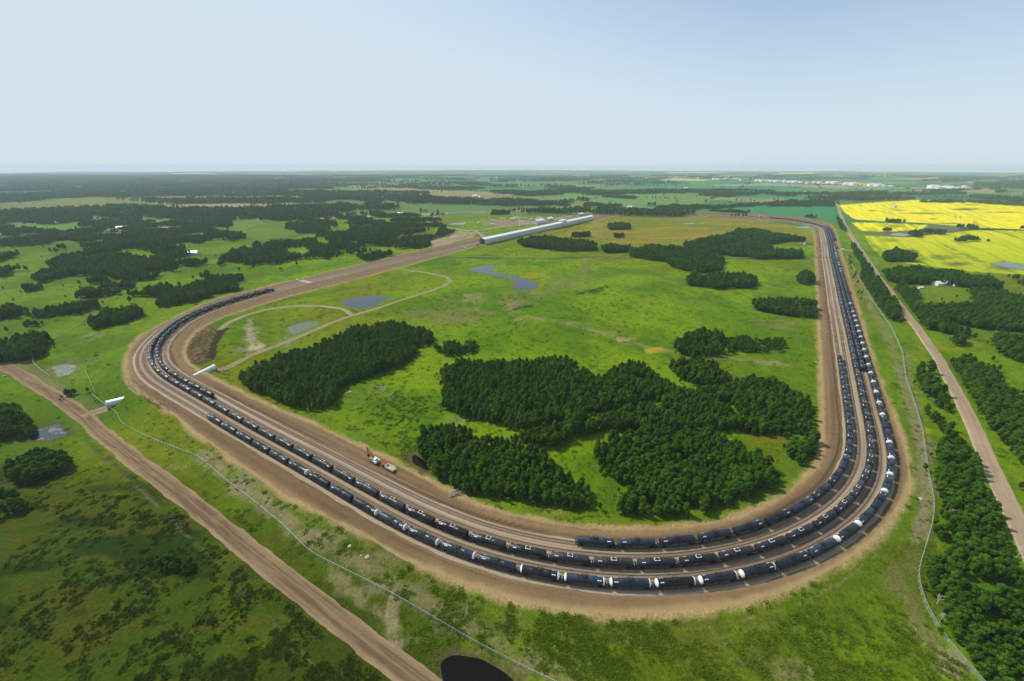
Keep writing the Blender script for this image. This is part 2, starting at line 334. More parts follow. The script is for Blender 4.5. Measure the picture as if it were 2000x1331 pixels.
M_MARSH = weedy('marsh_water', (.07,.085,.08), (.07,.12,.012), .22, .42, .58, .9); M_WEEDY = weedy('weedy_pond_water', (.02,.025,.032), (.008,.012,.006), .10, .50, .58, .8)
def fence_mesh_mat():
    m = mat('chain_link_mesh', (.50,.58,.56), .5, .3); n = m.node_tree.nodes; L = m.node_tree.links
    tr = n.new('ShaderNodeBsdfTransparent'); mx = n.new('ShaderNodeMixShader'); mx.inputs[0].default_value = .26
    L.new(tr.outputs[0], mx.inputs[1]); L.new(n['Principled BSDF'].outputs[0], mx.inputs[2]); L.new(mx.outputs[0], n['Material Output'].inputs[0]); return m
M_LINK = fence_mesh_mat()
# ------------------------------------------------------------------ the ground: one sheet to the horizon
ang = np.concatenate([np.linspace(-180, -68, 60, endpoint=False), np.linspace(-68, 68, 960, endpoint=False), np.linspace(68, 180, 60, endpoint=False)])
ang = np.radians(ang); rad = np.concatenate([[0, 12, 24], np.exp(np.linspace(math.log(34), math.log(17300), 840))])
R_, A_ = np.meshgrid(rad, ang, indexing='ij'); VX = (R_*np.sin(A_)).ravel(); VY = (R_*np.cos(A_)).ravel(); VZ = height(VX, VY)
nr, na = len(rad), len(ang)
VD = bed_d(VX, VY); VR = np.hypot(VX, VY)
PX, PY = proj(VX, VY, VZ)
def mixc(c, col, a): c += (np.asarray(col)[None,:]-c)*np.clip(a, 0, 1)[:,None]
n1 = fbm(VX/60, VY/60, 3, 4); n2 = fbm(VX/14+9, VY/14, 5, 4); n3 = fbm(VX/4.2, VY/4.2+5, 6, 3); n4 = fbm(VX/200, VY/200, 9, 3)
BRIGHT = (.150,.250,.002); LUSH = (.062,.150,.002); OLIVE = (.155,.160,.006); DRY = (.28,.23,.12); DARK = (.026,.072,.003); SAND = (.40,.295,.155); DIRT = (.172,.118,.068); MUD = (.21,.19,.15)
alb = np.tile(np.array(BRIGHT), (len(VX), 1))
mixc(alb, LUSH, sst(.42, .70, n1*.8+n2*.2)*.8); mixc(alb, OLIVE, sst(.48, .70, n4*.75+n2*.25)*.7); mixc(alb, LUSH, sst(.50, .72, n3)*.55); mixc(alb, DARK, sst(.56, .70, n3*.6+n2*.4)*.35)
def blob(px, py, rx, ry, col, s=1.0, rag=.55, nz=None):
    d = np.sqrt(((PX-px)/rx)**2+((PY-py)/ry)**2); m = d < 1.9
    if not m.any(): return
    q = d[m]+((n3[m]*.5+n2[m]*.5)-.5)*2*rag*2.4
    a = alb[m]; mixc(a, col, sst(1.25, .25, q)*s); alb[m] = a
def area(P, col, s=1.0, soft=0.0, nz=0.0):
    m = inpoly(PX+(n2-.5)*nz*8, PY+(n3-.5)*nz*5, P)
    a = alb[m]; mixc(a, col, np.full(m.sum(), s)); alb[m] = a; return m
# olive-brown rough pasture at the lower left, shade also painted into its colour; richer banks outside the loop
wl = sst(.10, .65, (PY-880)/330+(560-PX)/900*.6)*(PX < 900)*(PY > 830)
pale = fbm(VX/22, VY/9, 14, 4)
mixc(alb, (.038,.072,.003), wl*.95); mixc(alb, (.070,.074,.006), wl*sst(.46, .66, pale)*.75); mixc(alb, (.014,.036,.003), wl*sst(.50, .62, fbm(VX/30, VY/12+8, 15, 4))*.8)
ob = ((VD > 0) & (PY > 800))*sst(30, 6, VD)
mixc(alb, (.095,.150,.012), ob*.5)
mixc(alb, (.080,.155,.008), ((PX > 1500) & (PY > 560))*.35)
mixc(alb, (.10,.115,.016), ((PX > 1000) & (PX < 1800) & (PY > 1200))*sst(.46, .6, n2)*.6)
# straw coloured, flowering field at the far side of the loop
FIELDY = [(1030,452),(1150,436),(1250,418),(1400,424),(1500,430),(1580,448),(1592,470),(1560,478),(1430,455),(1340,472),(1230,486),(1160,476),(1090,462)]
m = inpoly(PX, PY+(n2-.5)*8, FIELDY); st = fbm(VX/130, VY/22, 21, 4); a = alb[m]
mixc(a, (.20,.185,.018), .8*np.ones(m.sum())); mixc(a, (.30,.225,.010), sst(.5, .66, st[m])*.8); mixc(a, (.24,.17,.065), sst(.54, .74, n1[m])*.4); mixc(a, (.11,.17,.012), sst(.5, .64, n4[m]*.5+n2[m]*.5)*.7); alb[m] = a
for B_ in [(925,583,32,9,DRY,.55),(880,618,75,20,(.17,.15,.065),.7),(820,618,40,12,(.15,.15,.05),.5),(1010,592,36,10,(.20,.17,.085),.7),(1003,603,20,7,DRY,.8),(1222,664,17,8,(.42,.33,.20),.95),(1185,650,30,5,(.22,.21,.06),.6),(1120,632,24,5,DRY,.55),
           (1283,685,26,6,(.42,.33,.008),.9),(1330,692,40,4,(.16,.22,.02),.7),(1480,668,40,8,(.16,.16,.05),.4),(1500,708,30,5,DRY,.7),(1530,636,28,9,(.22,.19,.08),.7),(1490,630,30,8,(.17,.15,.06),.5),(1140,525,9,14,(.22,.16,.09),.6),(1150,520,4,22,(.14,.13,.05),.6),(1158,570,26,6,DARK,.85),
           (1130,540,70,10,LUSH,.4),(1100,555,50,12,(.16,.15,.06),.5),(1040,575,60,12,(.13,.13,.05),.45),(985,470,30,6,OLIVE,.5),(1010,625,18,6,DRY,.5),(1052,563,14,14,(.20,.21,.008),.8),(1040,540,28,9,(.26,.23,.01),.8),(1000,556,30,6,(.15,.20,.01),.6),
           (955,930,10,6,LUSH,.8),(800,895,18,12,(.12,.085,.03),.85),(828,925,26,9,(.14,.10,.04),.8),(700,770,60,22,(.085,.13,.02),.55),(760,800,80,30,(.06,.13,.01),.5),(690,880,70,26,(.065,.15,.008),.5),(765,772,22,5,MUD,.5),(740,758,22,5,MUD,.45),(905,820,30,10,(.16,.20,.10),.55),
           (1165,870,26,30,(.12,.19,.008),.8),(1150,930,22,30,(.09,.14,.008),.8),(1190,960,20,36,(.055,.13,.006),.8),(1500,855,44,24,(.13,.145,.012),.9),(1510,890,36,14,(.12,.13,.012),.8),(1110,985,24,5,DRY,.6),(1080,1003,34,7,(.22,.20,.07),.6),(1300,1020,120,9,(.13,.19,.006),.6),(1400,990,80,9,(.11,.12,.01),.7),
           (490,655,16,26,(.34,.33,.24),.75),(500,678,18,10,(.42,.40,.30),.7),(470,685,14,6,MUD,.6),(590,640,34,14,(.10,.12,.10),.6),(560,668,16,8,MUD,.5),(520,700,26,6,OLIVE,.5),
           (130,722,34,14,(.24,.22,.17),.9),(155,705,36,9,(.20,.20,.12),.6),(165,665,40,7,(.24,.24,.16),.6),(185,655,24,5,(.36,.35,.28),.6),(110,740,40,16,(.19,.16,.10),.7),(120,770,40,20,(.17,.15,.10),.7),(80,725,30,20,(.17,.14,.09),.7),(50,862,26,8,(.16,.11,.05),.8),
           (175,858,10,14,LUSH,.7),(430,905,40,14,(.18,.16,.09),.7),(470,940,46,22,(.20,.18,.11),.6),(340,910,26,8,DRY,.35),
           (700,1090,90,22,(.19,.175,.10),.75),(640,1050,60,20,(.17,.165,.10),.6),(780,1150,90,22,(.20,.18,.11),.85),(860,1190,90,22,(.20,.18,.11),.8),(940,1230,80,24,(.18,.165,.10),.7),(690,1160,40,16,(.21,.19,.12),.75),(660,1130,30,12,(.20,.19,.12),.7),(768,1190,14,40,(.24,.21,.14),.9),(770,1225,16,34,(.27,.24,.17),.9),(765,1262,18,20,(.30,.235,.14),.9),(800,1250,26,10,MUD,.5),
           (1050,1300,80,26,(.20,.17,.10),.7),(930,1275,40,8,(.30,.25,.15),.7),(1090,1255,60,8,(.22,.19,.11),.5),(1230,1255,150,10,(.16,.145,.06),.6),(1370,1260,80,8,(.19,.17,.09),.6),(1480,1290,60,18,(.20,.17,.10),.7),(1560,1310,70,24,(.22,.18,.11),.8),(1180,1215,60,8,(.16,.15,.05),.5),(1320,1220,60,8,(.16,.15,.05),.5),
           (1750,1135,24,40,(.23,.18,.11),.8),(1790,1220,20,40,(.22,.17,.10),.7),(1850,1295,28,26,(.27,.215,.15),.9),(1805,1000,14,60,(.23,.20,.13),.85),(1800,930,14,70,(.22,.19,.12),.8),(1790,830,14,60,(.22,.185,.11),.75),(1770,740,16,60,(.21,.18,.10),.6),(1700,580,8,24,(.25,.19,.10),.6),(1672,550,7,16,(.27,.20,.11),.7),(1690,640,14,12,(.20,.18,.09),.6),(1650,1140,90,30,(.075,.15,.01),.6),(1600,1210,110,40,(.06,.13,.01),.6),
           (1830,680,36,12,(.20,.24,.008),.6),(1800,690,16,30,(.17,.22,.008),.6),(1840,575,44,12,(.14,.20,.012),.8),(1950,660,40,8,(.16,.19,.02),.5),(1812,845,10,8,(.36,.30,.01),.8),(1680,590,10,60,(.19,.19,.02),.6),(1655,520,7,40,(.20,.19,.03),.6),(1790,1050,12,40,(.22,.19,.12),.7),
           (300,730,60,20,(.11,.16,.01),.5),(330,660,50,14,(.16,.20,.008),.5),(600,560,60,6,(.17,.22,.008),.5),(720,550,60,9,(.17,.20,.008),.7),(800,540,60,10,(.16,.21,.008),.6),(560,590,40,6,(.20,.20,.012),.4),(650,520,50,8,(.10,.21,.010),.9)]:
    blob(*B_)
area([(-20,700),(30,704),(62,698),(74,712),(98,738),(150,768),(185,785),(208,797),(190,812),(150,815),(100,775),(50,745),(-20,715)], (.25,.185,.11), .8, nz=1.6)
def trail(P, wpx, col, st, gap=.40, sc=9):
    P = np.array(P, float)*np.array((1, 1.7)); q = (PX > P[:,0].min()-40) & (PX < P[:,0].max()+40) & (PY*1.7 > P[:,1].min()-60) & (PY*1.7 < P[:,1].max()+60)
    d = dpoly(PX[q], PY[q]*1.7, P, False)+(n3[q]-.5)*wpx*1.2+(n2[q]-.5)*wpx*1.2; a = alb[q]
    mixc(a, col, sst(wpx*1.3, wpx*.35, d)*st*sst(gap-.1, gap+.12, fbm(VX[q]/sc, VY[q]/sc, 777, 3))); alb[q] = a
TAN = (.24,.205,.12)
for T_ in [([(395,888),(450,935),(520,985),(600,1050),(690,1095),(780,1150),(860,1190),(950,1235),(1050,1295),(1110,1335)], 26, TAN, .72), ([(640,1105),(690,1160),(735,1190),(770,1210)], 18, TAN, .7), ([(775,1165),(762,1195),(772,1225),(765,1270)], 20, (.30,.255,.17), .9),
           ([(1808,860),(1815,930),(1812,985),(1805,1010),(1788,1060),(1780,1110),(1770,1150),(1790,1210),(1830,1270),(1870,1320)], 16, TAN, .8), ([(1700,600),(1735,660),(1762,740),(1778,800),(1795,850)], 11, TAN, .6), ([(1668,530),(1680,560),(1700,600)], 6, (.26,.20,.11), .7),
           ([(980,1195),(1100,1222),(1250,1235),(1400,1225),(1550,1185),(1640,1140),(1720,1080)], 4, (.26,.225,.11), .75), ([(960,1215),(1080,1240),(1250,1252),(1420,1242),(1560,1205)], 7, (.19,.175,.07), .6), ([(1750,1075),(1795,1020),(1802,960)], 3, (.24,.21,.11), .6),
           ([(560,985),(680,1055),(790,1110),(900,1165),(980,1195)], 4, (.20,.19,.07), .5),
           ([(1030,618),(1080,628),(1120,635),(1160,646),(1222,664),(1285,685),(1340,690),(1420,700),(1500,708),(1560,716)], 5, (.25,.21,.10), .75), ([(985,605),(1020,596),(1080,570),(1130,540),(1145,520),(1165,500),(1190,492)], 5, (.15,.14,.05), .6), ([(1128,574),(1150,569),(1185,561)], 5, (.022,.045,.006), .95),
           ([(160,865),(200,893),(245,925),(300,980),(350,1030),(430,1105),(500,1175),(560,1240),(620,1310),(650,1345)], 6, (.15,.15,.09), .6), ([(168,858),(220,905),(290,960),(360,1030),(440,1112),(520,1190),(600,1280)], 9, (.018,.042,.004), .6),
           ([(1000,607),(1020,600),(1040,598)], 5, (.018,.04,.006), .9), ([(500,600),(560,585),(620,575),(700,560),(800,538),(900,515)], 5, (.05,.12,.004), .5), ([(940,500),(1000,478),(1080,458),(1150,438)], 5, (.06,.13,.006), .6), ([(1230,670),(1290,655),(1350,700)], 4, (.06,.13,.005), .5), ([(870,585),(900,600),(960,612)], 8, (.19,.165,.07), .6),
           ([(735,500),(640,520),(560,540),(500,558)], 4, (.06,.13,.004), .5), ([(1590,600),(1596,700),(1600,800),(1602,860)], 5, (.22,.21,.02), .7), ([(1250,430),(1350,440),(1450,442),(1560,455)], 3, (.12,.18,.02), .7), ([(1060,470),(1160,462),(1300,462),(1400,452)], 3, (.24,.15,.06), .5)]: trail(*T_)
lf_ = (PX < 620-(PY-430)*.9) & (PY > 415) & (PY < 900) & (VD > 0); mixc(alb, (.070,.145,.004), lf_*(.30+.45*sst(.4, .62, n1)))
bt = (PY > 1060) & (PX > 420) & (PX < 1830) & (VD > 0); mixc(alb, (.085,.112,.006), bt*(.35+.4*sst(.4, .62, n1)))
# earthworks: turned soil beside the bed
SOIL_A = [(362,690),(368,668),(383,648),(402,634),(428,641),(418,660),(411,682),(413,705),(395,714),(372,711)]
SOIL_B = [(413,705),(411,682),(418,660),(428,644),(450,640),(436,655),(425,672),(422,700)]
area(SOIL_A, (.125,.088,.045), .95, nz=1.0); area(SOIL_B, (.035,.026,.020), .95, nz=1.0); area([(244,735),(266,744),(305,768),(352,800),(350,808),(325,806),(285,784),(255,756)], (.075,.045,.028), .95, nz=1.2)
mm = inpoly(PX, PY, SOIL_A); alb[mm] *= (.6+.8*sst(.35, .65, fbm(VX[mm]/1.6, VY[mm]/5, 33, 3)))[:,None]
area([(836,463),(850,455),(900,452),(930,454),(925,464),(890,472),(850,487),(838,484)], (.30,.255,.16), .9, nz=.4); area([(880,462),(905,458),(915,462),(890,466)], (.22,.17,.11), .7, nz=.3)
YARD = [(940,436),(965,430),(1010,429),(1040,430),(1075,427),(1090,424),(1120,420),(1150,418),(1160,421),(1130,427),(1080,433),(1030,441),(985,443),(945,441)]
area(YARD, (.25,.19,.14), .92, nz=.4)
# --- distant countryside: a patchwork of quarter sections
th = math.atan2(T3d[200][1], T3d[200][0]); dirS = np.array(flat(1645,450))-np.array(flat(1750,590)); dirS /= np.linalg.norm(dirS)
U_ = VX*dirS[0]+VY*dirS[1]; V_ = -VX*dirS[1]+VY*dirS[0]
cu = np.floor((U_+(fbm(VX/300, VY/300, 41, 2)-.5)*40)/780); cv = np.floor((V_+200)/520)
hv = hsh(cu, cv, 91); hv2 = hsh(cu, cv, 97)
far = sst(1350, 1750, VR)
pal = np.array([(.048,.200,.070),(.070,.220,.060),(.125,.230,.055),(.170,.210,.065),(.055,.180,.055),(.150,.230,.070),(.045,.180,.070),(.28,.23,.12),(.105,.220,.045)])
fc = pal[np.minimum((hv*len(pal)).astype(int), len(pal)-1)]*(.85+.3*hv2)[:,None]
alb += (fc-alb)*(far*.9)[:,None]
mixc(alb, (.55,.48,.03), far*((hsh(cu, cv, 131) < .07) & (VR > 4200))*.9)
woodn = fbm(VX/420+3, VY/210, 61, 4); woodd = fbm(VX/120, VY/70, 63, 3)
wt = woodn*.72+woodd*.28+.07*sst(-500, -2500, VX)-.035*sst(-900, -200, VX)+.02*sst(5000, 9000, VR)
FARWOOD = sst(.535, .56, wt)*far
mixc(alb, (.020,.066,.020), FARWOOD*.9)
area([(0,339),(300,338),(500,343),(520,352),(600,358),(560,372),(520,378),(400,378),(300,383),(180,384),(80,391),(0,397)], (.034,.098,.046), .8, nz=.6)
for P, c in [([(0,398),(80,393),(180,385),(225,385),(285,393),(292,400),(200,409),(100,407),(0,418)], (.17,.185,.05)),
             ([(290,404),(340,400),(430,398),(540,400),(520,407),(480,412),(445,418),(400,412),(330,410)], (.31,.225,.12)),
             ([(500,398),(555,398),(600,403),(520,412),(490,414)], (.27,.20,.11)),
             ([(665,363),(760,364),(832,370),(800,372.5),(720,369)], (.30,.215,.13)), ([(330,382),(385,377),(480,375),(470,379),(380,382)], (.32,.21,.13)),
             ([(620,397),(720,385),(770,392),(840,400),(930,402),(1000,398),(1120,406),(1040,412),(900,420),(740,424),(650,420)], (.105,.185,.055)),
             ([(1240,399),(1330,400),(1480,402),(1626,400),(1634,428),(1570,425),(1450,415),(1330,409)], (.046,.220,.078)),
             ([(1030,385),(1160,371),(1300,372),(1420,382),(1360,396),(1230,397),(1130,392)], (.125,.25,.065)),
             ([(1200,366),(1390,358),(1520,362),(1620,378),(1600,391),(1440,387),(1330,374)], (.050,.220,.080)),
             ([(700,350),(880,347),(1150,352),(1100,362),(900,360),(760,362)], (.07,.21,.07)),
             ([(1560,366),(1640,364),(1760,372),(1770,384),(1680,388),(1610,382)], (.10,.22,.07)), ([(1640,382),(1760,384),(1790,390),(1700,395),(1640,398)], (.13,.15,.05)),
             ([(1800,383),(1920,380),(2010,384),(2010,400),(1900,394),(1810,392)], (.038,.12,.035)),
             ([(330,338.5),(400,338),(420,340),(340,341)], (.45,.42,.06)), ([(560,341),(720,342),(700,344),(560,343.5)], (.33,.34,.06)),
             ([(1300,337),(1400,336.5),(1430,338),(1310,339)], (.5,.46,.06)), ([(1520,337.5),(1590,337.5),(1590,340),(1520,340)], (.5,.46,.06)), ([(1660,342),(1800,341.5),(1800,344),(1700,345)], (.45,.42,.06)),
             ([(0,362),(20,360),(14,366),(0,368)], (.10,.17,.04)), ([(120,369),(160,368),(150,372),(118,372)], (.09,.15,.04)), ([(440,362),(520,360),(560,368),(470,372)], (.06,.15,.05)),
             ([(280,447),(350,440),(420,432),(500,428),(520,436),(470,450),(400,444),(330,446)], (.13,.19,.03)), ([(480,450),(560,440),(640,440),(620,455),(560,462),(500,470)], (.11,.19,.02))]:
    area(P, c, .92, nz=.25)
for P in [[(0,457),(60,456),(160,453),(260,449),(370,441),(450,436),(560,430),(680,424),(800,420),(900,416),(1000,412),(1100,407)]]:      # far gravel road seen edge-on
    for a_, b_ in zip(P[:-1], P[1:]):
        m = (PX >= a_[0]) & (PX < b_[0]); yy = a_[1]+(PX-a_[0])*(b_[1]-a_[1])/(b_[0]-a_[0]); mixc(alb, (.36,.33,.22), m*(np.abs(PY-yy) < 1.3)*.85*(fbm(VX/200, VY/200, 77, 2) > .38))
area([(1795,372),(1810,370),(1826,380),(1818,381)], (.4,.34,.26), .8); area([(1380,362),(1500,358),(1700,366),(1760,370),(1640,369),(1500,363),(1400,364)], (.33,.30,.25), .7)
# --- oilseed in flower (its own object) and its wet hollows
CAN_A = [(1639,401),(1700,396.5),(1790,391),(1860,391),(1930,395),(2010,401),(2120,409),(2120,452),(2000,449),(1960,447),(1900,444.5),(1800,436),(1735,433),(1672,429),(1650,416)]
CAN_B = [(1662,435),(1735,436),(1812,440),(1795,450),(1735,453),(1682,451)]
CAN_C = [(1688,461),(1776,464),(1850,456),(1900,450),(2000,451),(2120,453),(2120,552),(2000,537),(1900,531),(1800,518),(1735,511),(1708,490)]
can = np.zeros(len(VX), bool)
for k, P in enumerate((CAN_A, CAN_B, CAN_C)):
    m = inpoly(PX+(n2-.5)*6, PY+(n3-.5)*1.5, P) & (VR > 250); can |= m
    rows = fbm(U_/160, V_/12, 83, 3); a = alb[m]
    a[:] = (.84,.74,.004) if k < 2 else (.60,.60,.004); q = sst(.42, .62, rows[m]*.6+n1[m]*.4)
    mixc(a, (.45,.52,.006), q*(.25 if k == 0 else .75)); mixc(a, (.36,.46,.008), sst(445, 525, PY[m])*.8); mixc(a, (.10,.15,.010), sst(.60, .66, rows[m]*.7+n2[m]*.3)*(.3 if k == 0 else .65)); thin = fbm(U_[m]/300, V_[m]/4.5, 88, 3); mixc(a, (.30,.36,.008), sst(.54, .68, thin)*(.35 if k == 0 else .6)); alb[m] = a
for B_ in [(1885,409,34,3,(.09,.10,.012),.9),(1960,415,40,1.5,(.10,.11,.02),.8),(1755,411,16,2,(.2,.2,.02),.7),(1705,412,12,1.4,(.12,.12,.02),.8),(1800,417,44,2.2,(.14,.14,.02),.8),(1822,428,10,1.4,(.12,.12,.02),.8),(1850,437,40,1.6,(.12,.12,.02),.8),(1740,444,16,2.5,(.14,.16,.02),.7),(1738,470,20,4,(.14,.2,.01),.7),(1775,490,20,2,(.05,.08,.01),.9),(1870,516,30,5,(.07,.09,.02),.8),(1840,503,40,5,(.12,.2,.01),.8),(1965,520,44,11,(.10,.12,.03),.9),(1900,400,26,1.2,(.15,.15,.02),.7),(1745,404,6,12,(.30,.32,.02),.45),(1905,435,6,8,(.2,.2,.02),.5)]: blob(*B_, rag=.3)
area([(1684,455),(1740,452.5),(1790,450),(1812,443),(1822,440),(1850,443),(1885,450),(1850,455),(1775,463),(1700,459)], (.155,.125,.085), .9, nz=.35); area([(1672,456),(1690,454),(1735,453),(1735,456),(1690,458)], (.13,.14,.05), .7, nz=.2)
can &= ~inpoly(PX, PY, [(1684,455),(1740,452.5),(1790,450),(1812,443),(1822,440),(1850,443),(1885,450),(1850,455),(1775,463),(1700,459)])
# verges of the right hand road, sandy rim of the bed, muddy rims of the ponds
rim = sst(2.0+3.2*n2, .2, VD-(n3-.5)*2.5)*(VD > -1)
mixc(alb, SAND, rim*sst(.30, .52, n2*.5+n1*.5)*.9)
for k, (W, lv) in PW.items():
    lo = W.min(0)-12; hi = W.max(0)+12; m = (VX > lo[0]) & (VX < hi[0]) & (VY > lo[1]) & (VY < hi[1]); a = alb[m]
    mixc(a, (.09,.07,.04) if k in 'pond_c pond_e pond_d' else (.16,.17,.04), sst(5, 0, dpoly(VX[m], VY[m], W)+(n3[m]-.5)*6)*.75); alb[m] = a
# --- the bed itself: graded dirt with wheel streaks running along the loop
bedm = VD < 0.0
s_, o_ = track_coord(VX[bedm], VY[bedm]); nb = bedm.sum()
c = np.tile(np.array(DIRT), (nb, 1)); st = fbm(s_/55, o_/.55, 101, 4); st2 = fbm(s_/120, o_/1.6, 107, 3)
mixc(c, (.125,.083,.050), sst(.46, .66, st)*.85); mixc(c, (.25,.18,.108), sst(.5, .68, st2)*.65)
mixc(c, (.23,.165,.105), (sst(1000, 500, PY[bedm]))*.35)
dd = -VD[bedm]; wide = ((o_ < 0) & (PY[bedm] > 1000))*1.0; wd = 1.5+1.6*n1[bedm]+wide*4.0*n2[bedm]*sst(1000, 1150, PY[bedm]); mixc(c, SAND, sst(wd, .3, dd+(n3[bedm]-.5)*2)*.85); mixc(c, (.31,.225,.125), sst(wd*2.2, wd, dd)*.25)
mixc(c, (.055,.038,.026), np.exp(-((o_-14.2-(fbm(s_/40, s_*0, 5, 2)-.5)*1.2)/.55)**2)*.85*sst(.3, .45, fbm(s_/90, s_*0+3, 8, 2)))
alb[bedm] = c
alb *= (1+(rng.random(len(VX))-.5)*.10)[:,None]; alb = np.clip(alb*np.array((.90,.86,.75)), .003, .9)
idx = np.arange(nr*na).reshape(nr, na)
q0 = idx[:-1]; q1 = idx[1:]
F = np.stack([q0, q1, np.roll(q1, -1, 1), np.roll(q0, -1, 1)], -1).reshape(-1, 4)[:, ::-1]
bf = (VD[F] < 0).sum(1) >= 3; cf = (can[F].sum(1) >= 3) & ~bf
def sheet(name, fm, material):
    f = F[fm]; u, inv = np.unique(f, return_inverse=True); f = inv.reshape(-1, 4)
    V = np.stack([VX[u], VY[u], VZ[u]], 1); me = mesh_np(name, V, f, [material], smooth=True)
    at = me.attributes.new('albedo', 'FLOAT_COLOR', 'POINT'); at.data.foreach_set('color', np.c_[alb[u], np.ones(len(u))].astype(np.float32).ravel())
    return link(name, me)
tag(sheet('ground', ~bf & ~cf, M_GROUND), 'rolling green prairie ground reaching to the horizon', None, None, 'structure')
tag(sheet('railway_bed', bf, M_DIRT), 'graded brown dirt bed of the railway loop', None, None, 'structure')
tag(sheet('oilseed_crop', cf, M_CROP), 'bright yellow flowering oilseed crop right of the gravel road', 'crop', None, 'stuff')
def at_h(x, y): return height(np.atleast_1d(x), np.atleast_1d(y))

# ------------------------------------------------------------------ ribbons: ballast and roads
def ribbon(name, P, offs, zf, cf_, material, sag=None):
    d, n = normals2(P); m = len(P); offs = np.asarray(offs); k = offs.shape[-1]
    O = offs[None,:] if offs.ndim == 1 else offs
    X = P[:,0:1]+n[:,0:1]*O; Y = P[:,1:2]+n[:,1:2]*O
    Z = zf(X, Y, O*np.ones_like(X)); C = cf_(X, Y, O*np.ones_like(X), np.r_[0, np.cumsum(np.linalg.norm(np.diff(P, axis=0), axis=1))][:,None]*np.ones_like(X))
    i = np.arange(m*k).reshape(m, k); f = np.stack([i[:-1,:-1], i[:-1,1:], i[1:,1:], i[1:,:-1]], -1).reshape(-1, 4)
    f = f[:, ::-1]; a0, b0, c0 = f[len(f)//2, :3]; xr, yr = X.ravel(), Y.ravel()
    if (xr[b0]-xr[a0])*(yr[c0]-yr[b0])-(yr[b0]-yr[a0])*(xr[c0]-xr[b0]) < 0: f = f[:, ::-1]
    me = mesh_np(name, np.stack([X, Y, Z], -1).reshape(-1, 3), np.ascontiguousarray(f), [material], smooth=True)
    at = me.attributes.new('albedo', 'FLOAT_COLOR', 'POINT'); at.data.foreach_set('color', np.concatenate([C, np.ones(C.shape[:2]+(1,))], -1).astype(np.float32).ravel())
    return link(name, me)
def lerp3(C, col, a): return C+(np.array(col)-C)*np.clip(a, 0, 1)[...,None]
def ballast_c(X, Y, O, S):
    C = np.ones(X.shape+(3,))*np.array((.33,.265,.175)); O = O*INSIDE
    for t in ('T1','T2','T3','T4','T5'):
        q = np.abs(O-OFF[t]); C = lerp3(C, (.27,.195,.12), sst(1.7, 1.0, q)*(.55+.5*fbm(S/60, O*0+OFF[t], 9, 2)))
    fr = sst(410, 640, np.hypot(X, Y))
    for t in ('T1','T2','T3','T4','T5'): C = lerp3(C, (.20,.15,.095), fr*sst(1.7, 1.1, np.abs(O-OFF[t]))*.9)
    C = lerp3(C, (.40,.32,.235), sst(.45, .7, fbm(S/80, O/.9, 13, 3))*.6); C = lerp3(C, (.19,.14,.10), sst(.5, .7, fbm(S/70+50, O/.7, 15, 3))*.6)
    return C
bo = np.arange(-12.2, 13.0, .42)
bofs = bo[None,:]*INSIDE+np.zeros((len(T3), 1)); e = (fbm(T3s/9, T3s*0, 3, 3)-.5)*1.6
bofs[:,0] += e*INSIDE; bofs[:,-1] += np.roll(e, 50)*INSIDE
tag(ribbon('ballast', T3, bofs, lambda X, Y, O: np.where((np.arange(X.shape[1]) == 0) | (np.arange(X.shape[1]) == X.shape[1]-1), -.05, np.where((np.arange(X.shape[1]) < 3) | (np.arange(X.shape[1]) > X.shape[1]-4), .16, .28))[None,:]*np.ones_like(X), ballast_c, M_BALLAST), 'grey brown stone ballast under the loop tracks', None, None, 'structure')
# sixth track's own ballast, at the far right
i6 = [i for i in range(len(T3)) if T3[i,1] > 760 and T3s[i] > T3s[np.argmax(T3[:,0])]-40]
T6 = offset(OFF['T6'])[i6]; b6 = np.linspace(-2.0, 2.0, 6)
tag(ribbon('ballast', T6, b6, lambda X, Y, O: np.where(np.abs(O) > 1.9, -.05, .24), lambda X, Y, O, S: np.ones(X.shape+(3,))*np.array((.22,.165,.12)), M_BALLAST), 'strip of ballast under the far right siding', None, None, 'structure')
def road(name, px, width, col, colt, label, lift=.10, edge=.5):
    P = gline(px, 2.5, 8); m = len(P); o = np.linspace(-1, 1, 15)*width/2; O = o[None,:]+np.zeros((m, 1)); S = np.arange(m)*2.5
    O[:,0] -= edge*2*(fbm(S/7, S*0, 2, 3)-.3)*1.4; O[:,-1] += edge*2*(fbm(S/7, S*0+9, 4, 3)-.3)*1.4
    def zf(X, Y, O_):
        z = height(X.ravel(), Y.ravel()).reshape(X.shape)+lift+.0005*np.hypot(X, Y); z[:,0] -= lift+.25; z[:,-1] -= lift+.25; return z
    def c_(X, Y, O_, S_):
        C = np.ones(X.shape+(3,))*np.array(col); q = O_/(width/2)
        t = fbm(S_/45, q*7, 19, 4); C = lerp3(C, colt, sst(.42, .62, t)*sst(1.0, .55, np.abs(q))*.9); C = lerp3(C, np.array(col)*1.15, sst(.5, .7, fbm(S_/9, q*3, 23, 3))*.5); C = lerp3(C, np.array(col)*np.array((1.3, 1.32, 1.35)), sst(.62, .95, np.abs(q)+(fbm(S_/14, q*2, 29, 3)-.5)*.5)*.75); C = lerp3(C, np.array(colt)*.8, np.exp(-((np.abs(q)-.33)/.09)**2)*sst(.35, .6, fbm(S_/60, q*0, 31, 2))*.6)
        return C
    return tag(ribbon(name, P, O, zf, c_, M_DIRT), label, None, None, 'structure')
road('road', [(1636,399),(1641,418),(1650,440),(1665,465),(1685,495),(1705,525),(1730,560),(1747,585),(1791,640),(1833,700),(1881,790),(1930,900),(1987,1020),(2060,1180)], 8.4, (.31,.235,.150), (.27,.20,.125), 'straight pale gravel road along the right side', edge=.25)
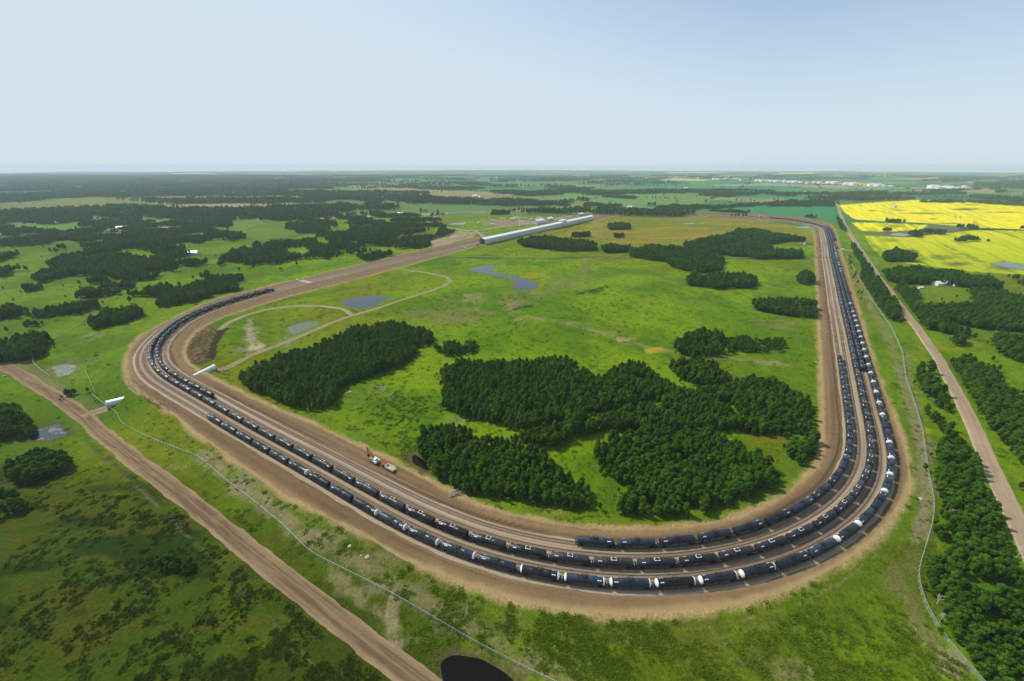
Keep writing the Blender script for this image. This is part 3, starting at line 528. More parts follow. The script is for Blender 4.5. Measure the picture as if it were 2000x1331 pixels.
road('road', [(-60,660),(5,713),(60,745),(110,775),(165,815),(205,852),(260,897),(320,940),(400,1003),(500,1086),(600,1163),(700,1243),(790,1310),(900,1390)], 8.8, (.215,.150,.082), (.115,.078,.045), 'brown dirt road crossing the lower left', edge=.9)
road('road', [(160,815),(185,803),(212,796)], 7, (.28,.20,.12), (.17,.12,.08), 'short dirt spur to the white culvert', edge=.8)
road('path', [(420,722),(480,700),(560,668),(640,634),(690,616),(740,602),(820,575),(868,559),(881,549),(872,541),(840,534),(790,527.5),(762,523)], 5.0, (.29,.22,.13), (.18,.135,.085), 'narrow dirt track crossing the inside of the loop', edge=.5)
road('path', [(688,617),(672,604),(630,598),(580,597.5),(530,603),(480,616),(446,630),(428,645)], 4.4, (.31,.25,.155), (.20,.15,.09), 'narrow dirt track curving round the marsh', edge=.5)
road('path', [(1170,404),(1040,409),(960,414),(880,416),(850,424),(834,430),(838,438),(870,445),(920,452),(945,449),(1000,442),(1080,430),(1150,417)], 9, (.34,.28,.19), (.26,.20,.14), 'far dirt access road looping round the loading yard', lift=.4)
road('path', [(930,452),(940,458),(948,466)], 9, (.30,.24,.17), (.22,.17,.12), 'short dirt ramp beside the shed mouth', lift=.4)
road('path', [(1636,487.5),(1650,489),(1672,489),(1690,492)], 4.5, (.36,.29,.19), (.28,.21,.14), 'short gravel crossing to the far siding', lift=.3)
road('path', [(1653,431),(1690,432),(1800,436.5),(1900,444.5)], 4, (.12,.16,.05), (.10,.14,.04), 'grassy field track between the yellow crops', lift=.4)
road('road', [(1636,399),(1620,395),(1500,391)], 7, (.30,.27,.18), (.26,.22,.15), 'far pale crossroad behind the crop field', lift=.8)
# level crossing boards where the yard road meets the loop
def water_sheet(key, material, label):
    W, lv = PW[key]; me = bpy.data.meshes.new('pond'); c = W.mean(0); Wn = c+(W-c)*1.0
    d, n = normals2(np.vstack([W, W[:1]])); me.from_pydata([(p[0], p[1], lv) for p in Wn], [], [list(range(len(Wn)))[::1 if np.sum(Wn[:,0]*np.roll(Wn[:,1], -1)-Wn[:,1]*np.roll(Wn[:,0], -1)) > 0 else -1]])
    me.materials.append(material); o = link('pond', me); tag(o, label, None, None, 'structure')
for k, mtl, lb in [('pond_a', M_WATER, 'curved blue grey pond in the meadow inside the loop'), ('pond_b', M_WATER, 'grey pond between the dirt track and the railway'), ('pond_c', M_BROWNWATER, 'dark peaty pond at the bottom beside the fence'), ('pond_d', M_WEEDY, 'small grey pond beside the dirt road'),
                   ('pond_e', M_BROWNWATER, 'small dark pond at the foot of the trees by the excavator'), ('pond_f', M_WATER, 'thin far pond at the bend of the loop'), ('pond_g', M_WATER, 'wet hollow between the yellow crops'), ('pond_h', M_WATER, 'pond in the lower yellow crop'), ('pond_i', M_WATER, 'pond beside the far access road'),
                   ('pond_j', M_MARSH, 'muddy puddle beside the upper left fence'), ('pond_k', M_MARSH, 'marshy water inside the curved dirt track'), ('pond_l', M_WATER, 'tiny far pond in the straw field')]:
    water_sheet(k, mtl, lb)
# ------------------------------------------------------------------ tracks: rails and sleepers
def at_s(P, S, s):
    return np.stack([np.interp(s, S, P[:,0]), np.interp(s, S, P[:,1])], -1)
TRK = {}
for t, d in OFF.items():
    P = T6 if t == 'T6' else offset(d); P = resample(P, 3)
    TRK[t] = (P, np.r_[0, np.cumsum(np.linalg.norm(np.diff(P, axis=0), axis=1))])
TNAME = {'T1': 'innermost railway track', 'T2': 'second railway track from the inside', 'T3': 'middle railway track', 'T4': 'second railway track from the outside', 'T5': 'outer railway track', 'T6': 'far right siding track'}
for t, (P, S) in TRK.items():
    root = empty('railway_track'); tag(root, TNAME[t]+' with dark sleepers', None, 'railway tracks of the loop', 'structure')
    d, n = normals2(P)
    for sgn in (-1, 1):
        v = []; prof = [(-.06, .33), (-.06, .50), (.06, .50), (.06, .33)]
        for a, z in prof: v.append(np.c_[P+n*(sgn*.76+a), np.full(len(P), z)])
        v = np.stack(v, 1).reshape(-1, 3); i = np.arange(len(P)*4).reshape(-1, 4)
        f = np.concatenate([np.stack([i[:-1,j], i[:-1,j+1], i[1:,j+1], i[1:,j]], -1) for j in range(3)])
        link('rail', mesh_np('rail', v, f, [M_RAIL]), root)
    s = np.arange(1, S[-1]-1, .56); C = at_s(P, S, s); D = at_s(np.c_[d], S, s); dc = np.hypot(C[:,0], C[:,1]); keep = (dc < 640) & (rng.random(len(dc)) < (640-dc)/230)
    C = C[keep]; D = D[keep]; D /= np.linalg.norm(D, axis=1)[:,None]; N = np.stack([-D[:,1], D[:,0]], 1)
    if len(C):
        jit = (rng.random((len(C), 1))-.5)*.12
        C = C+N*jit
        q = [(-1,-1),(1,-1),(1,1),(-1,1)]
        v = np.stack([np.c_[C+D*a*.12+N*b*1.32, np.full(len(C), z)] for z in (.12, .33) for a, b in q], 1).reshape(-1, 3)
        i = np.arange(len(C))[:,None]*8; f = np.concatenate([i+np.array([4,5,6,7]), i+np.array([0,1,5,4]), i+np.array([1,2,6,5]), i+np.array([2,3,7,6]), i+np.array([3,0,4,7])])
        tag(link('sleepers', mesh_np('sleepers', v, f, [M_SLEEPER]), root), None, None, None, 'stuff')
# ------------------------------------------------------------------ trees
def crown_mesh(name, seed, rx, rz, z0, lobes, per, size, material, flat_=0.0):
    r = np.random.default_rng(seed); V = []; Fq = []
    L = []
    for i in range(lobes):
        h = (i+.5)/lobes; wdt = math.sin(math.pi*(.16+.80*h))**.8
        a = i*2.4+r.random()*.8; rr = rx*wdt*(.35+.45*r.random()) if i < lobes-1 else 0
        L.append((rr*math.cos(a), rr*math.sin(a), z0+rz*2*h*.93, rx*(.36+.26*r.random())*(.65+.5*wdt)))
    b = 0
    for (cx, cy, cz, R) in L:
        for k in range(per):
            d = r.normal(size=3); d /= np.linalg.norm(d); 
            if d[2] < -.55: d[2] *= -.6
            p = np.array([cx, cy, cz])+d*R*(.72+.34*r.random())*np.array([1, 1, 1.12])
            n = d*.75+r.normal(size=3)*.42+np.array([0, 0, .25]); n /= np.linalg.norm(n)
            t = np.cross(n, r.normal(size=3)); t /= np.linalg.norm(t); u = np.cross(n, t); s = size*(.6+.8*r.random())
            V += [p-t*s*.55-u*s*.4, p+t*s*.5-u*s*.5+n*s*.1, p+t*s*.55+u*s*.45, p-t*s*.45+u*s*.55-n*s*.12]; Fq.append([b, b+1, b+2, b+3]); b += 4
    return mesh_np(name, np.array(V), np.array(Fq), [material])
def trunk_mesh(name, h, r0, seed, material):
    m = MB(); r = random.Random(seed); n = 6
    m.lathe([(-.6, r0*1.25), (0, r0), (h*.5, r0*.7), (h, r0*.25)], n, 'Z')
    for k in range(4):
        a = r.random()*6.28; z = h*(.45+.4*r.random()); l = h*.22
        m.bar((0, 0, z), (math.cos(a)*l*.8, math.sin(a)*l*.8, z+l*.8), r0*.5)
    return m.mesh(name, material)
ASPEN = [(crown_mesh('crown', 10+i, 1.75+.25*(i % 3), 3.1+.35*(i % 2)+.3*(i % 3), 2.6, 9+i % 3, 64, .60, M_LEAF), trunk_mesh('trunk', 6.8, .16, i, M_BARK)) for i in range(5)]
WILLOW = [(crown_mesh('crown', 40+i, 2.2+.3*i, 1.7+.2*i, .5, 8+i, 62, .58, M_WILLOW), trunk_mesh('trunk', 2.6, .12, 50+i, M_BARK)) for i in range(3)]
# woods: outline as the crowns show in the drawing, kind, spacing, scale, where
def LP(*a): return a
WOODS = [
 ('a', 3.0, .95, 'the grove behind the inner dirt track', [(465,738),(490,718),(545,698),(600,683),(650,663),(690,643),(740,631),(800,637),(846,652),(850,665),(815,676),(800,700),(770,715),(700,738),(660,750),(665,770),(640,788),(600,795),(560,783),(520,765),(480,752)]),
 ('w', 3.0, .75, 'the low thicket between the two inner groves', [(850,682),(880,670),(930,670),(938,683),(900,696),(865,693)]),
 ('a', 2.9, .92, 'the wide grove in the middle of the loop', [(866,722),(900,708),(960,712),(1000,704),(1090,704),(1120,716),(1150,732),(1180,747),(1200,718),(1240,708),(1270,728),(1325,762),(1290,772),(1230,790),(1150,805),(1080,822),(1010,833),(950,815),(900,805),(866,790)]),
 ('a', 2.9, .88, 'the long grove sweeping across the loop', [(1010,852),(1080,833),(1160,812),(1250,792),(1330,768),(1400,757),(1450,738),(1500,742),(1560,772),(1580,792),(1582,842),(1500,840),(1420,833),(1380,833),(1270,836),(1180,833),(1130,848),(1080,868),(1030,858)]),
 ('a', 2.9, .85, 'the grove corner above the small dark pond', [(815,845),(870,833),(915,838),(928,850),(860,888),(850,898),(822,884)]),
 ('a', 2.8, .92, 'the grove just inside the bottom bend, left part', [(842,912),(900,872),(960,857),(1010,862),(1060,882),(1090,912),(1110,932),(1150,952),(1168,983),(1110,981),(1050,970),(980,966),(900,953),(860,935)]),
 ('a', 2.8, .92, 'the grove just inside the bottom bend, right part', [(1160,882),(1190,852),(1250,842),(1330,840),(1400,847),(1450,882),(1500,907),(1526,930),(1470,958),(1420,973),(1350,996),(1280,999),(1215,996),(1212,983),(1248,945),(1200,930),(1170,900)]),
 ('a', 3.1, .95, 'the small grove inside the right straight', [(1310,717),(1350,702),(1400,712),(1430,740),(1400,748),(1340,743)]),
 ('a', 3.0, 1.0, 'the grove mound inside the right straight', [(1312,677),(1350,658),(1375,643),(1405,657),(1412,690),(1400,690),(1330,686)]), ('w', 2.6, .75, 'the low thicket beside that grove mound', [(1412,664),(1450,662),(1525,668),(1525,686),(1470,688),(1412,690)]),
 ('a', 3.2, 1.0, 'the oval grove in the meadow', [(1340,543),(1350,538),(1368,545),(1400,537),(1460,538),(1478,548),(1474,558),(1400,560),(1345,553)]), ('a', 3.2, 1.0, 'the grove against the right straight', [(1470,590),(1530,584),(1592,596),(1596,618),(1530,610),(1475,600)]),
 ('a', 3.4, 1.0, 'the far grove group in the loop', [(1228,491),(1260,482),(1320,487),(1380,492),(1415,506),(1410,527),(1360,530),(1312,519),(1300,508),(1230,499)]), ('a', 3.4, 1.0, 'the far grove group in the loop', [(1335,477),(1380,467),(1420,460),(1440,450),(1480,449),(1510,458),(1570,466),(1573,469),(1530,470),(1500,475),(1510,491),(1566,491),(1570,502),(1480,503),(1420,496),(1340,484)]),
 ('a', 3.6, 1.0, 'the far grove beside the long shed', [(1010,471),(1050,464),(1120,471),(1165,479),(1165,487),(1110,489),(1020,479)]), ('a', 3.4, 1., 'the far grove beside the long shed', [(1172,483),(1200,479),(1232,483),(1228,490),(1180,490)]), ('w', 3.4, .9, 'the far grove beside the long shed', [(1115,458),(1150,456),(1153,462),(1118,464)]), ('a', 3.4, 1., 'the far grove beside the long shed', [(1185,441),(1215,436),(1232,441),(1228,447),(1190,447)]), ('w', 3.4, .8, 'the far grove beside the long shed', [(1198,461),(1218,459),(1220,463),(1200,465)]),
 ('w', 3.0, 1.2, 'the round grove against the right straight', [(1556,543),(1578,538),(1590,550),(1575,556),(1558,551)]), ('w', 2.8, 1.05, 'the pale grove at the right bend', [(1532,880),(1560,862),(1588,850),(1598,878),(1575,903),(1540,903)]),
 ('w', 3.4, 1.25, 'the tree line left of the gravel road', [(1690,512),(1705,516),(1712,535),(1733,568),(1752,598),(1754,628),(1735,622),(1706,582),(1682,545)]), ('w', 3.4, 1.2, 'the tree line left of the gravel road', [(1660,478),(1672,480),(1684,505),(1690,515),(1686,530),(1672,500)]), ('w', 3.5, 1.1, 'the tree line left of the gravel road', [(1634,428),(1640,432),(1656,452),(1654,456),(1642,448)]),
 ('a', 3.2, 1.05, 'the wood right of the gravel road, behind the farm', [(1723,528),(1763,525),(1842,531),(1921,544),(1960,559),(1915,560),(1842,552),(1763,550),(1737,546)]), ('a', 3.0, 1.0, 'the large wood right of the gravel road', [(1738,560),(1765,556),(1792,578),(1796,604),(1830,596),(1868,597),(1912,596),(1895,566),(1947,570),(2010,583),(2080,590),(2080,655),(2000,643),(1921,637),(1842,622),(1815,640),(1784,614),(1750,584)]),
 ('w', 3.2, 1.1, 'the dark thicket right of the gravel road', [(1800,628),(1850,630),(1895,650),(1902,660),(1850,650),(1815,640)]), ('w', 3.2, .9, 'the dark thicket right of the gravel road', [(1858,661),(1880,661),(1884,672),(1862,673)]), ('a', 3.1, 1.0, 'the wood at the right edge', [(1935,660),(2000,652),(2090,655),(2090,720),(2000,703),(1960,688)]),
 ('w', 3.1, 1.1, 'the tree belt right of the gravel road', [(1855,707),(1880,702),(1920,712),(1945,737),(1950,760),(1985,790),(2000,810),(2060,860),(2060,960),(1990,900),(1940,840),(1900,790),(1880,745)]),
 ('w', 3.0, 1.1, 'the tree belt between fence and gravel road', [(1790,727),(1820,720),(1828,745),(1850,790),(1868,802),(1840,800),(1800,762)]), ('w', 3.0, 1.0, 'the tree belt between fence and gravel road', [(1812,805),(1850,830),(1858,850),(1830,850)]),
 ('w', 2.6, .86, 'the nearest wood, right of the fence', [(1832,862),(1860,855),(1895,880),(1925,940),(1950,1010),(2000,1075),(2120,1230),(2120,1420),(1975,1420),(1905,1300),(1853,1226),(1818,1150),(1806,1112),(1830,1050),(1838,985),(1826,930)]),
 ('w', 2.8, 1.0, 'the shrub clump left of the dirt road', [(20,925),(40,897),(95,884),(138,902),(130,920),(60,944),(25,942)]), ('w', 2.8, 1.1, 'the dark wood on the left edge above the grey pond', [(-30,785),(30,800),(58,822),(66,850),(30,855),(-30,865)]), ('a', 2.4, .62, 'the few small trees by the upper left fence', [(122,762),(130,752),(144,752),(150,764),(138,772),(126,771)]), ('w', 2.8, .9, 'the shrubs at the lower left edge', [(-30,978),(45,976),(48,996),(10,1008),(-30,1010)]),
 ('w', 2.4, .50, 'the low shrub in the lower left pasture', [(310,1095),(345,1085),(382,1096),(375,1120),(330,1122)]), ('w', 2.2, .35, 'the low shrub near the bottom of the pasture', [(440,1225),(480,1195),(488,1205),(450,1235)]),
 ('a', 3.0, .95, 'the dark wood at the upper left fence', [(-20,665),(60,652),(104,660),(88,685),(60,698),(-20,705)]), ('a', 3.0, .95, 'the dark wood beside the upper left fence end', [(168,630),(202,607),(268,601),(284,611),(240,628),(185,640)]),
 ('a', 3.4, 1., 'L', [(0,612),(26,591),(79,586),(126,581),(184,578),(237,583),(223,592),(184,600),(158,610),(126,622),(79,628),(39,640),(-30,648),(-40,612)]), ('a', 3.6, 1., 'L', [(131,576),(184,562),(237,547),(289,539),(368,533),(421,528),(486,531),(498,536),(460,550),(466,563),(458,573),(408,588),(368,586),(316,596),(263,583),(237,575),(184,578)]), ('a', 3.4, 1., 'L', [(370,588),(420,570),(462,557),(472,570),(455,582),(400,592)]),
 ('a', 4, 1., 'L', [(53,539),(105,526),(158,520),(179,504),(210,502),(250,510),(224,518),(289,518),(355,525),(329,531),(263,537),(242,546),(197,551),(131,549),(79,549)]), ('a', 4, 1., 'L', [(-30,497),(53,497),(63,503),(39,511),(71,525),(53,537),(16,539),(-30,536)]), ('a', 4, 1., 'L', [(137,499),(171,489),(231,483),(237,488),(184,497),(142,501)]), ('a', 4, 1., 'L', [(94,489),(105,484),(125,485),(127,490),(105,492)]), ('a', 4, .9, 'L', [(42,561),(105,556),(110,563),(53,571)]), ('a', 4, 1., 'L', [(289,504),(342,494),(368,497),(355,505),(302,512)]), ('a', 4, 1., 'L', [(350,512),(400,507),(408,513),(360,519)]),
 ('a', 4.5, 1., 'L', [(-30,470),(50,466),(105,464),(237,453),(316,448),(410,443),(421,450),(455,459),(408,471),(363,476),(360,488),(302,488),(237,484),(184,474),(131,468),(66,478),(0,488),(-30,490)]), ('a', 5, 1., 'L', [(-30,438),(53,417),(131,411),(263,403),(316,406),(395,414),(500,419),(498,426),(430,434),(368,439),(320,436),(340,430),(280,424),(263,436),(197,446),(145,444),(163,430),(120,424),(66,431),(0,440),(-30,445)]),
 ('a', 4, 1., 'L', [(434,504),(444,498),(500,476),(579,480),(553,497),(513,517),(470,519),(426,515)]), ('a', 4.2, 1., 'L', [(587,477),(631,469),(647,459),(684,448),(681,432),(737,427),(737,435),(763,440),(810,446),(889,451),(868,459),(837,467),(842,484),(763,489),(750,482),(705,479),(689,494),(658,496),(637,504),(605,501),(605,488)]), ('a', 4, 1., 'L', [(692,499),(745,494),(797,496),(789,505),(752,509),(724,515),(710,505)]),
 ('a', 4.6, 1., 'L', [(592,433),(626,430),(658,434),(690,434),(658,440),(631,446),(600,441)]), ('a', 4.8, 1., 'L', [(500,433),(526,411),(579,410),(637,422),(631,426),(553,429)]), ('a', 5, 1., 'L', [(624,411),(642,398),(671,396),(695,403),(679,409),(647,415)]), ('a', 5.5, 1.1, 'L', [(568,391),(631,382),(731,380),(658,389),(621,395),(579,395)]), ('a', 5.5, 1.1, 'L', [(747,381),(816,377),(855,385),(868,392),(829,396),(755,391)]), ('a', 5.5, 1.1, 'L', [(881,388),(1000,388),(1118,397),(1115,402),(1000,398),(895,396)]), ('a', 5, 1.1, 'L', [(705,398),(735,394),(748,398),(720,401)]), ('a', 5, 1., 'L', [(700,417),(735,412),(754,419),(720,420)]), ('a', 5, 1., 'L', [(758,420),(780,417),(840,417),(872,418),(850,422),(775,424)]), ('a', 4.6, 1., 'L', [(500,395),(530,386),(560,390),(540,398)]),
 ('a', 5.5, 1.1, 'L', [(1134,399),(1215,401),(1210,405),(1140,404)]), ('a', 5, 1.1, 'L', [(1022,411),(1100,408),(1155,406),(1150,412),(1085,415)]), ('a', 5.5, 1.1, 'L', [(1168,381),(1245,386),(1240,388),(1175,385)]), ('a', 6, 1.1, 'L', [(1213,374),(1286,375),(1280,378),(1215,377)]), ('a', 5, 1.1, 'L', [(953,415),(995,413),(996,417),(960,418)]),
 ('a', 5, 1.1, 'L', [(1253,407),(1310,402),(1400,403),(1495,397),(1500,400),(1400,407),(1320,409)]), ('a', 4.6, 1.1, 'L', [(1326,413),(1410,411),(1494,418),(1495,421),(1420,417),(1330,416)]), ('a', 4.6, 1.1, 'L', [(1496,418),(1540,420),(1598,425),(1598,427),(1540,425),(1496,421)]), ('a', 5, 1.1, 'L', [(1500,397),(1560,391),(1626,392),(1630,402),(1570,402),(1500,402)]), ('a', 5, 1.1, 'L', [(1590,383),(1640,384),(1685,387),(1640,389),(1600,387)]), ('a', 5, 1., 'L', [(1140,397),(1160,396),(1180,399),(1150,401)]),
 ('w', 4, 1.1, 'L', [(1730,432),(1764,434),(1797,436),(1796,438),(1764,437),(1730,434)]), ('w', 4, 1.2, 'L', [(1775,460),(1800,454),(1830,452),(1845,458),(1815,461),(1790,463)]), ('w', 4, 1.2, 'L', [(1860,471),(1900,466),(1948,472),(1900,474)]), ('w', 3.6, 1.3, 'the round thicket in the yellow crop', [(1720,504),(1740,494),(1768,496),(1787,507),(1780,512),(1730,509)]), ('w', 4, 1.1, 'L', [(1866,442),(1912,446),(1905,448),(1868,444)]), ('w', 4, 1.2, 'L', [(1955,448),(1980,445),(2060,445),(2060,453),(1990,452)]), ('w', 3.6, 1., 'L', [(1934,512),(1960,510),(2020,519),(2060,528),(2000,517),(1962,514)]), ('w', 4, 1., 'L', [(1960,535),(2060,545),(2060,575),(1990,560)]), ('a', 5, 1.1, 'L', [(1790,392),(1900,393),(2010,398),(2010,402),(1900,396),(1800,394)]), ('w', 4, .9, 'L', [(1722,449),(1752,449),(1752,452),(1726,452)]),
]
ROADR = np.array([flat(*p) for p in [(1636,399),(1641,418),(1650,440),(1665,465),(1685,495),(1705,525),(1730,560),(1747,585),(1791,640),(1833,700),(1881,790),(1930,900),(1987,1020),(2060,1180)]])
pts = []     # x, y, scale, kind, wood index
for wi, (kd, sp, sc, where, P) in enumerate(WOODS):
    P = np.array(P, float); sp = sp*(.88 if P[:,1].mean() > 560 else 1); zmid = (4.2 if kd == 'a' else 1.8)*sc
    g = np.array([flat(px, min(2000, py), zmid) for px, py in P]); lo = g.min(0)-3; hi = g.max(0)+3
    xs = np.arange(lo[0], hi[0], sp); ys = np.arange(lo[1], hi[1], sp*.9)
    if len(xs)*len(ys) > 400000: sp2 = sp*math.sqrt(len(xs)*len(ys)/400000); xs = np.arange(lo[0], hi[0], sp2); ys = np.arange(lo[1], hi[1], sp2*.9)
    X, Y = np.meshgrid(xs, ys); X = (X+rng.uniform(-.5, .5, X.shape)*sp*.95).ravel(); Y = (Y+rng.uniform(-.5, .5, Y.shape)*sp*.95).ravel()
    Z = height(X, Y); px, py = proj(X, Y, Z+zmid); wob = (fbm(X/13, Y/13, 200+wi, 3)-.5)*(20 if P[:,1].mean() > 600 else 6)
    m = inpoly(px+wob, py+wob*.35, P) & (bed_d(X, Y) > 3.0) & (dpoly(X, Y, ROADR, False) > 7.5)
    if 'nearest' in where: m &= fbm(X/7, Y/7, 300+wi, 3) > .37
    if where.startswith('the tree belt') or kd == 'w' and 'nearest' not in where: m &= fbm(X/9, Y/9, 300+wi, 2) > .30
    if where == 'L': m &= fbm(X/42+9, Y/26, 360, 3) > (.50 if P[:,1].mean() > 430 else .49)
    if kd == 'a' and P[:,1].mean() > 600: m &= fbm(X/11+50, Y/11, 330, 3) > .27
    n = m.sum(); pts.append(np.c_[X[m], Y[m], sc*(.88 if P[:,1].mean() > 560 else 1)*(.62+.55*rng.random(n))*(.6+.9*fbm(X[m]/18, Y[m]/18, 340, 3)), np.full(n, kd == 'w'), np.full(n, wi)])
    tall = (rng.random(n) < .16) & (kd == 'w') & ('nearest' in where or 'belt' in where); pts[-1][tall, 3] = 0; pts[-1][tall, 2] *= .75
    if P[:,1].mean() > 560:                               # saplings and bushes straying out of the wood
        q = rng.random(n) < .16; k = q.sum(); a_ = rng.random(k)*6.28; l_ = rng.uniform(2.5, 8, k); ex, ey = X[m][q]+np.cos(a_)*l_, Y[m][q]+np.sin(a_)*l_
        g_ = (bed_d(ex, ey) > 4) & (dpoly(ex, ey, ROADR, False) > 6)
        for W_, lv_ in PW.values(): g_ &= ~inpoly(ex, ey, W_)
        pts.append(np.c_[ex[g_], ey[g_], rng.uniform(.25, .6, g_.sum()), np.ones(g_.sum()), np.full(g_.sum(), wi)])
# the open wooded country on the left and the far countryside
def scatter(x0, x1, y0, y1, sp, cond, sc):
    xs = np.arange(x0, x1, sp); ys = np.arange(y0, y1, sp); X, Y = np.meshgrid(xs, ys); X = (X+rng.uniform(-.5, .5, X.shape)*sp).ravel(); Y = (Y+rng.uniform(-.5, .5, Y.shape)*sp).ravel()
    px, py = proj(X, Y, height(X, Y)); m = (px > -160) & (px < 2160) & (py < 760); X, Y, px, py = X[m], Y[m], px[m], py[m]; m = cond(X, Y, px, py)
    n = m.sum(); return np.c_[X[m], Y[m], sc*(.75+.5*rng.random(n)), np.zeros(n), np.full(n, -1)]
def left_cond(X, Y, px, py):
    zone = inpoly(px, py, [(-200,400),(300,408),(520,420),(700,418),(880,430),(860,465),(700,500),(560,530),(480,545),(330,595),(150,610),(-200,660)])
    return zone & (fbm(X/85+3, Y/60, 401, 4) > .60) & (bed_d(X, Y) > 25)
pts.append(scatter(-1500, 300, 420, 1700, 4.6, left_cond, 1.0))
def farc(X, Y, px, py):
    U = X*dirS[0]+Y*dirS[1]; r = np.hypot(X, Y); wn = fbm(X/420+3, Y/210, 61, 4)*.72+fbm(X/120, Y/70, 63, 3)*.28+.07*sst(-500, -2500, X)-.035*sst(-900, -200, X)+.02*sst(5000, 9000, r)
    lf = inpoly(px, py, [(-200,340),(300,338),(500,343),(520,352),(600,358),(560,372),(520,378),(400,378),(300,383),(180,384),(80,391),(-200,397)]) & (fbm(X/300, Y/200, 411, 3) > .58)
    free = ~inpoly(px, py, CAN_A) & ~inpoly(px, py, CAN_C) & ~inpoly(px, py, [(290,404),(540,398),(520,412),(330,412)]) & ~inpoly(px, py, YARD) & ~inpoly(px, py, [(1240,399),(1626,400),(1634,428),(1450,415)])& ~inpoly(px, py, [(0,398),(180,385),(292,392),(200,409),(0,418)]) & ~inpoly(px, py, [(1200,366),(1390,356),(1720,350),(1900,360),(1900,372),(1640,380)])
    return ((wn > .555) | lf) & free & (r > 1500)
pts.append(scatter(-4200, 4200, 1400, 3300, 11, farc, 1.7)); pts.append(scatter(-9000, 9000, 3300, 7500, 26, farc, 2.3))
# hedgerow dots along the far field edges
pts.append(scatter(-3000, 3500, 1500, 4200, 17, lambda X, Y, px, py: ((np.abs(((X*dirS[0]+Y*dirS[1])/780+.5) % 1-.5) < .012) | (np.abs(((-X*dirS[1]+Y*dirS[0]+200)/520+.5) % 1-.5) < .014)) & (fbm(X/90, Y/90, 431, 2) > .52) & ~inpoly(px, py, CAN_A) & ~inpoly(px, py, CAN_C), 1.3))
# lone bushes in the meadows
def lone(n, P, sc, kd=1):
    P = np.array(P, float); out = []
    while len(out) < n:
        px = rng.uniform(P[:,0].min(), P[:,0].max()); py = rng.uniform(P[:,1].min(), P[:,1].max())
        if inpoly(np.array([px]), np.array([py]), P)[0]:
            v = G(px, py, it=3)
            if bed_d(v.x, v.y) > 4 and dpoly(np.array([v.x]), np.array([v.y]), ROADR, False)[0] > 8: out.append((v.x, v.y, sc*(.6+.8*rng.random()), kd, -2))
    pts.append(np.array(out))
lone(90, [(0,430),(900,430),(560,540),(300,600),(0,660)], .8); lone(40, [(1700,560),(2000,560),(2000,1000),(1850,700)], .55); lone(30, [(1000,380),(1900,365),(1640,400),(1000,400)], 1.4); lone(26, [(1600,470),(1660,500),(1690,600),(1650,540)], .5)
pts = np.vstack(pts); TZ = height(pts[:,0], pts[:,1]); r_ = np.hypot(np.hypot(pts[:,0], pts[:,1]), CAMH-TZ)
tpx, tpy = proj(pts[:,0], pts[:,1], TZ+3*pts[:,2]); vis = (tpx > 5) & (tpx < 1995) & (tpy < 1331)
yaw = rng.random(len(pts))*6.28; var = rng.integers(0, 1000, len(pts))
# the 300 that show largest stand as individuals
big = np.where(vis, pts[:,2]*np.where(pts[:,3] > .5, 4.6, 7.5)/r_, 0)
# trees at the front edge of a wood show whole; give the isolated clumps their share
near_ids = np.argsort(-big)[:300]; ind = np.zeros(len(pts), bool); ind[near_ids] = True
PROTO = []; protos = {}
def tree(i):
    x, y, s, kd, wi = pts[i]; shrub = kd > .5; A = WILLOW if shrub else ASPEN; cm, tm = A[var[i] % len(A)]
    t = empty('willow_tree' if shrub else 'aspen_tree', (x, y, TZ[i]-.05), yaw[i]); t.scale = (s, s, s*(1 if shrub else .92+.16*(var[i] % 7)/6))
    wh = WOODS[int(wi)][3] if wi >= 0 else 'open grass'; wh = wh if wh != 'L' else 'the woods on the left'
    if wi >= 0 and 'nearest' in wh:
        row = 'at the bottom edge' if tpy[i] > 1180 else 'halfway up' if tpy[i] > 1020 else 'at the narrow upper end'
        wh = wh+', '+row
    tag(t, ('bushy dark green willow in ' if shrub else 'slender dark green aspen in ')+wh, 'tree', 'trees of '+wh.split(',')[0])
    c = link('crown', cm, t); link('trunk', tm, t); return c
made = {}
for i in near_ids:
    c = tree(i); made.setdefault((pts[i,3] > .5, var[i] % (3 if pts[i,3] > .5 else 5)), c)
protos = [made.get((False, k)) for k in range(5)]+[made.get((True, k)) for k in range(3)]
fallback = next(iter(made.values()))
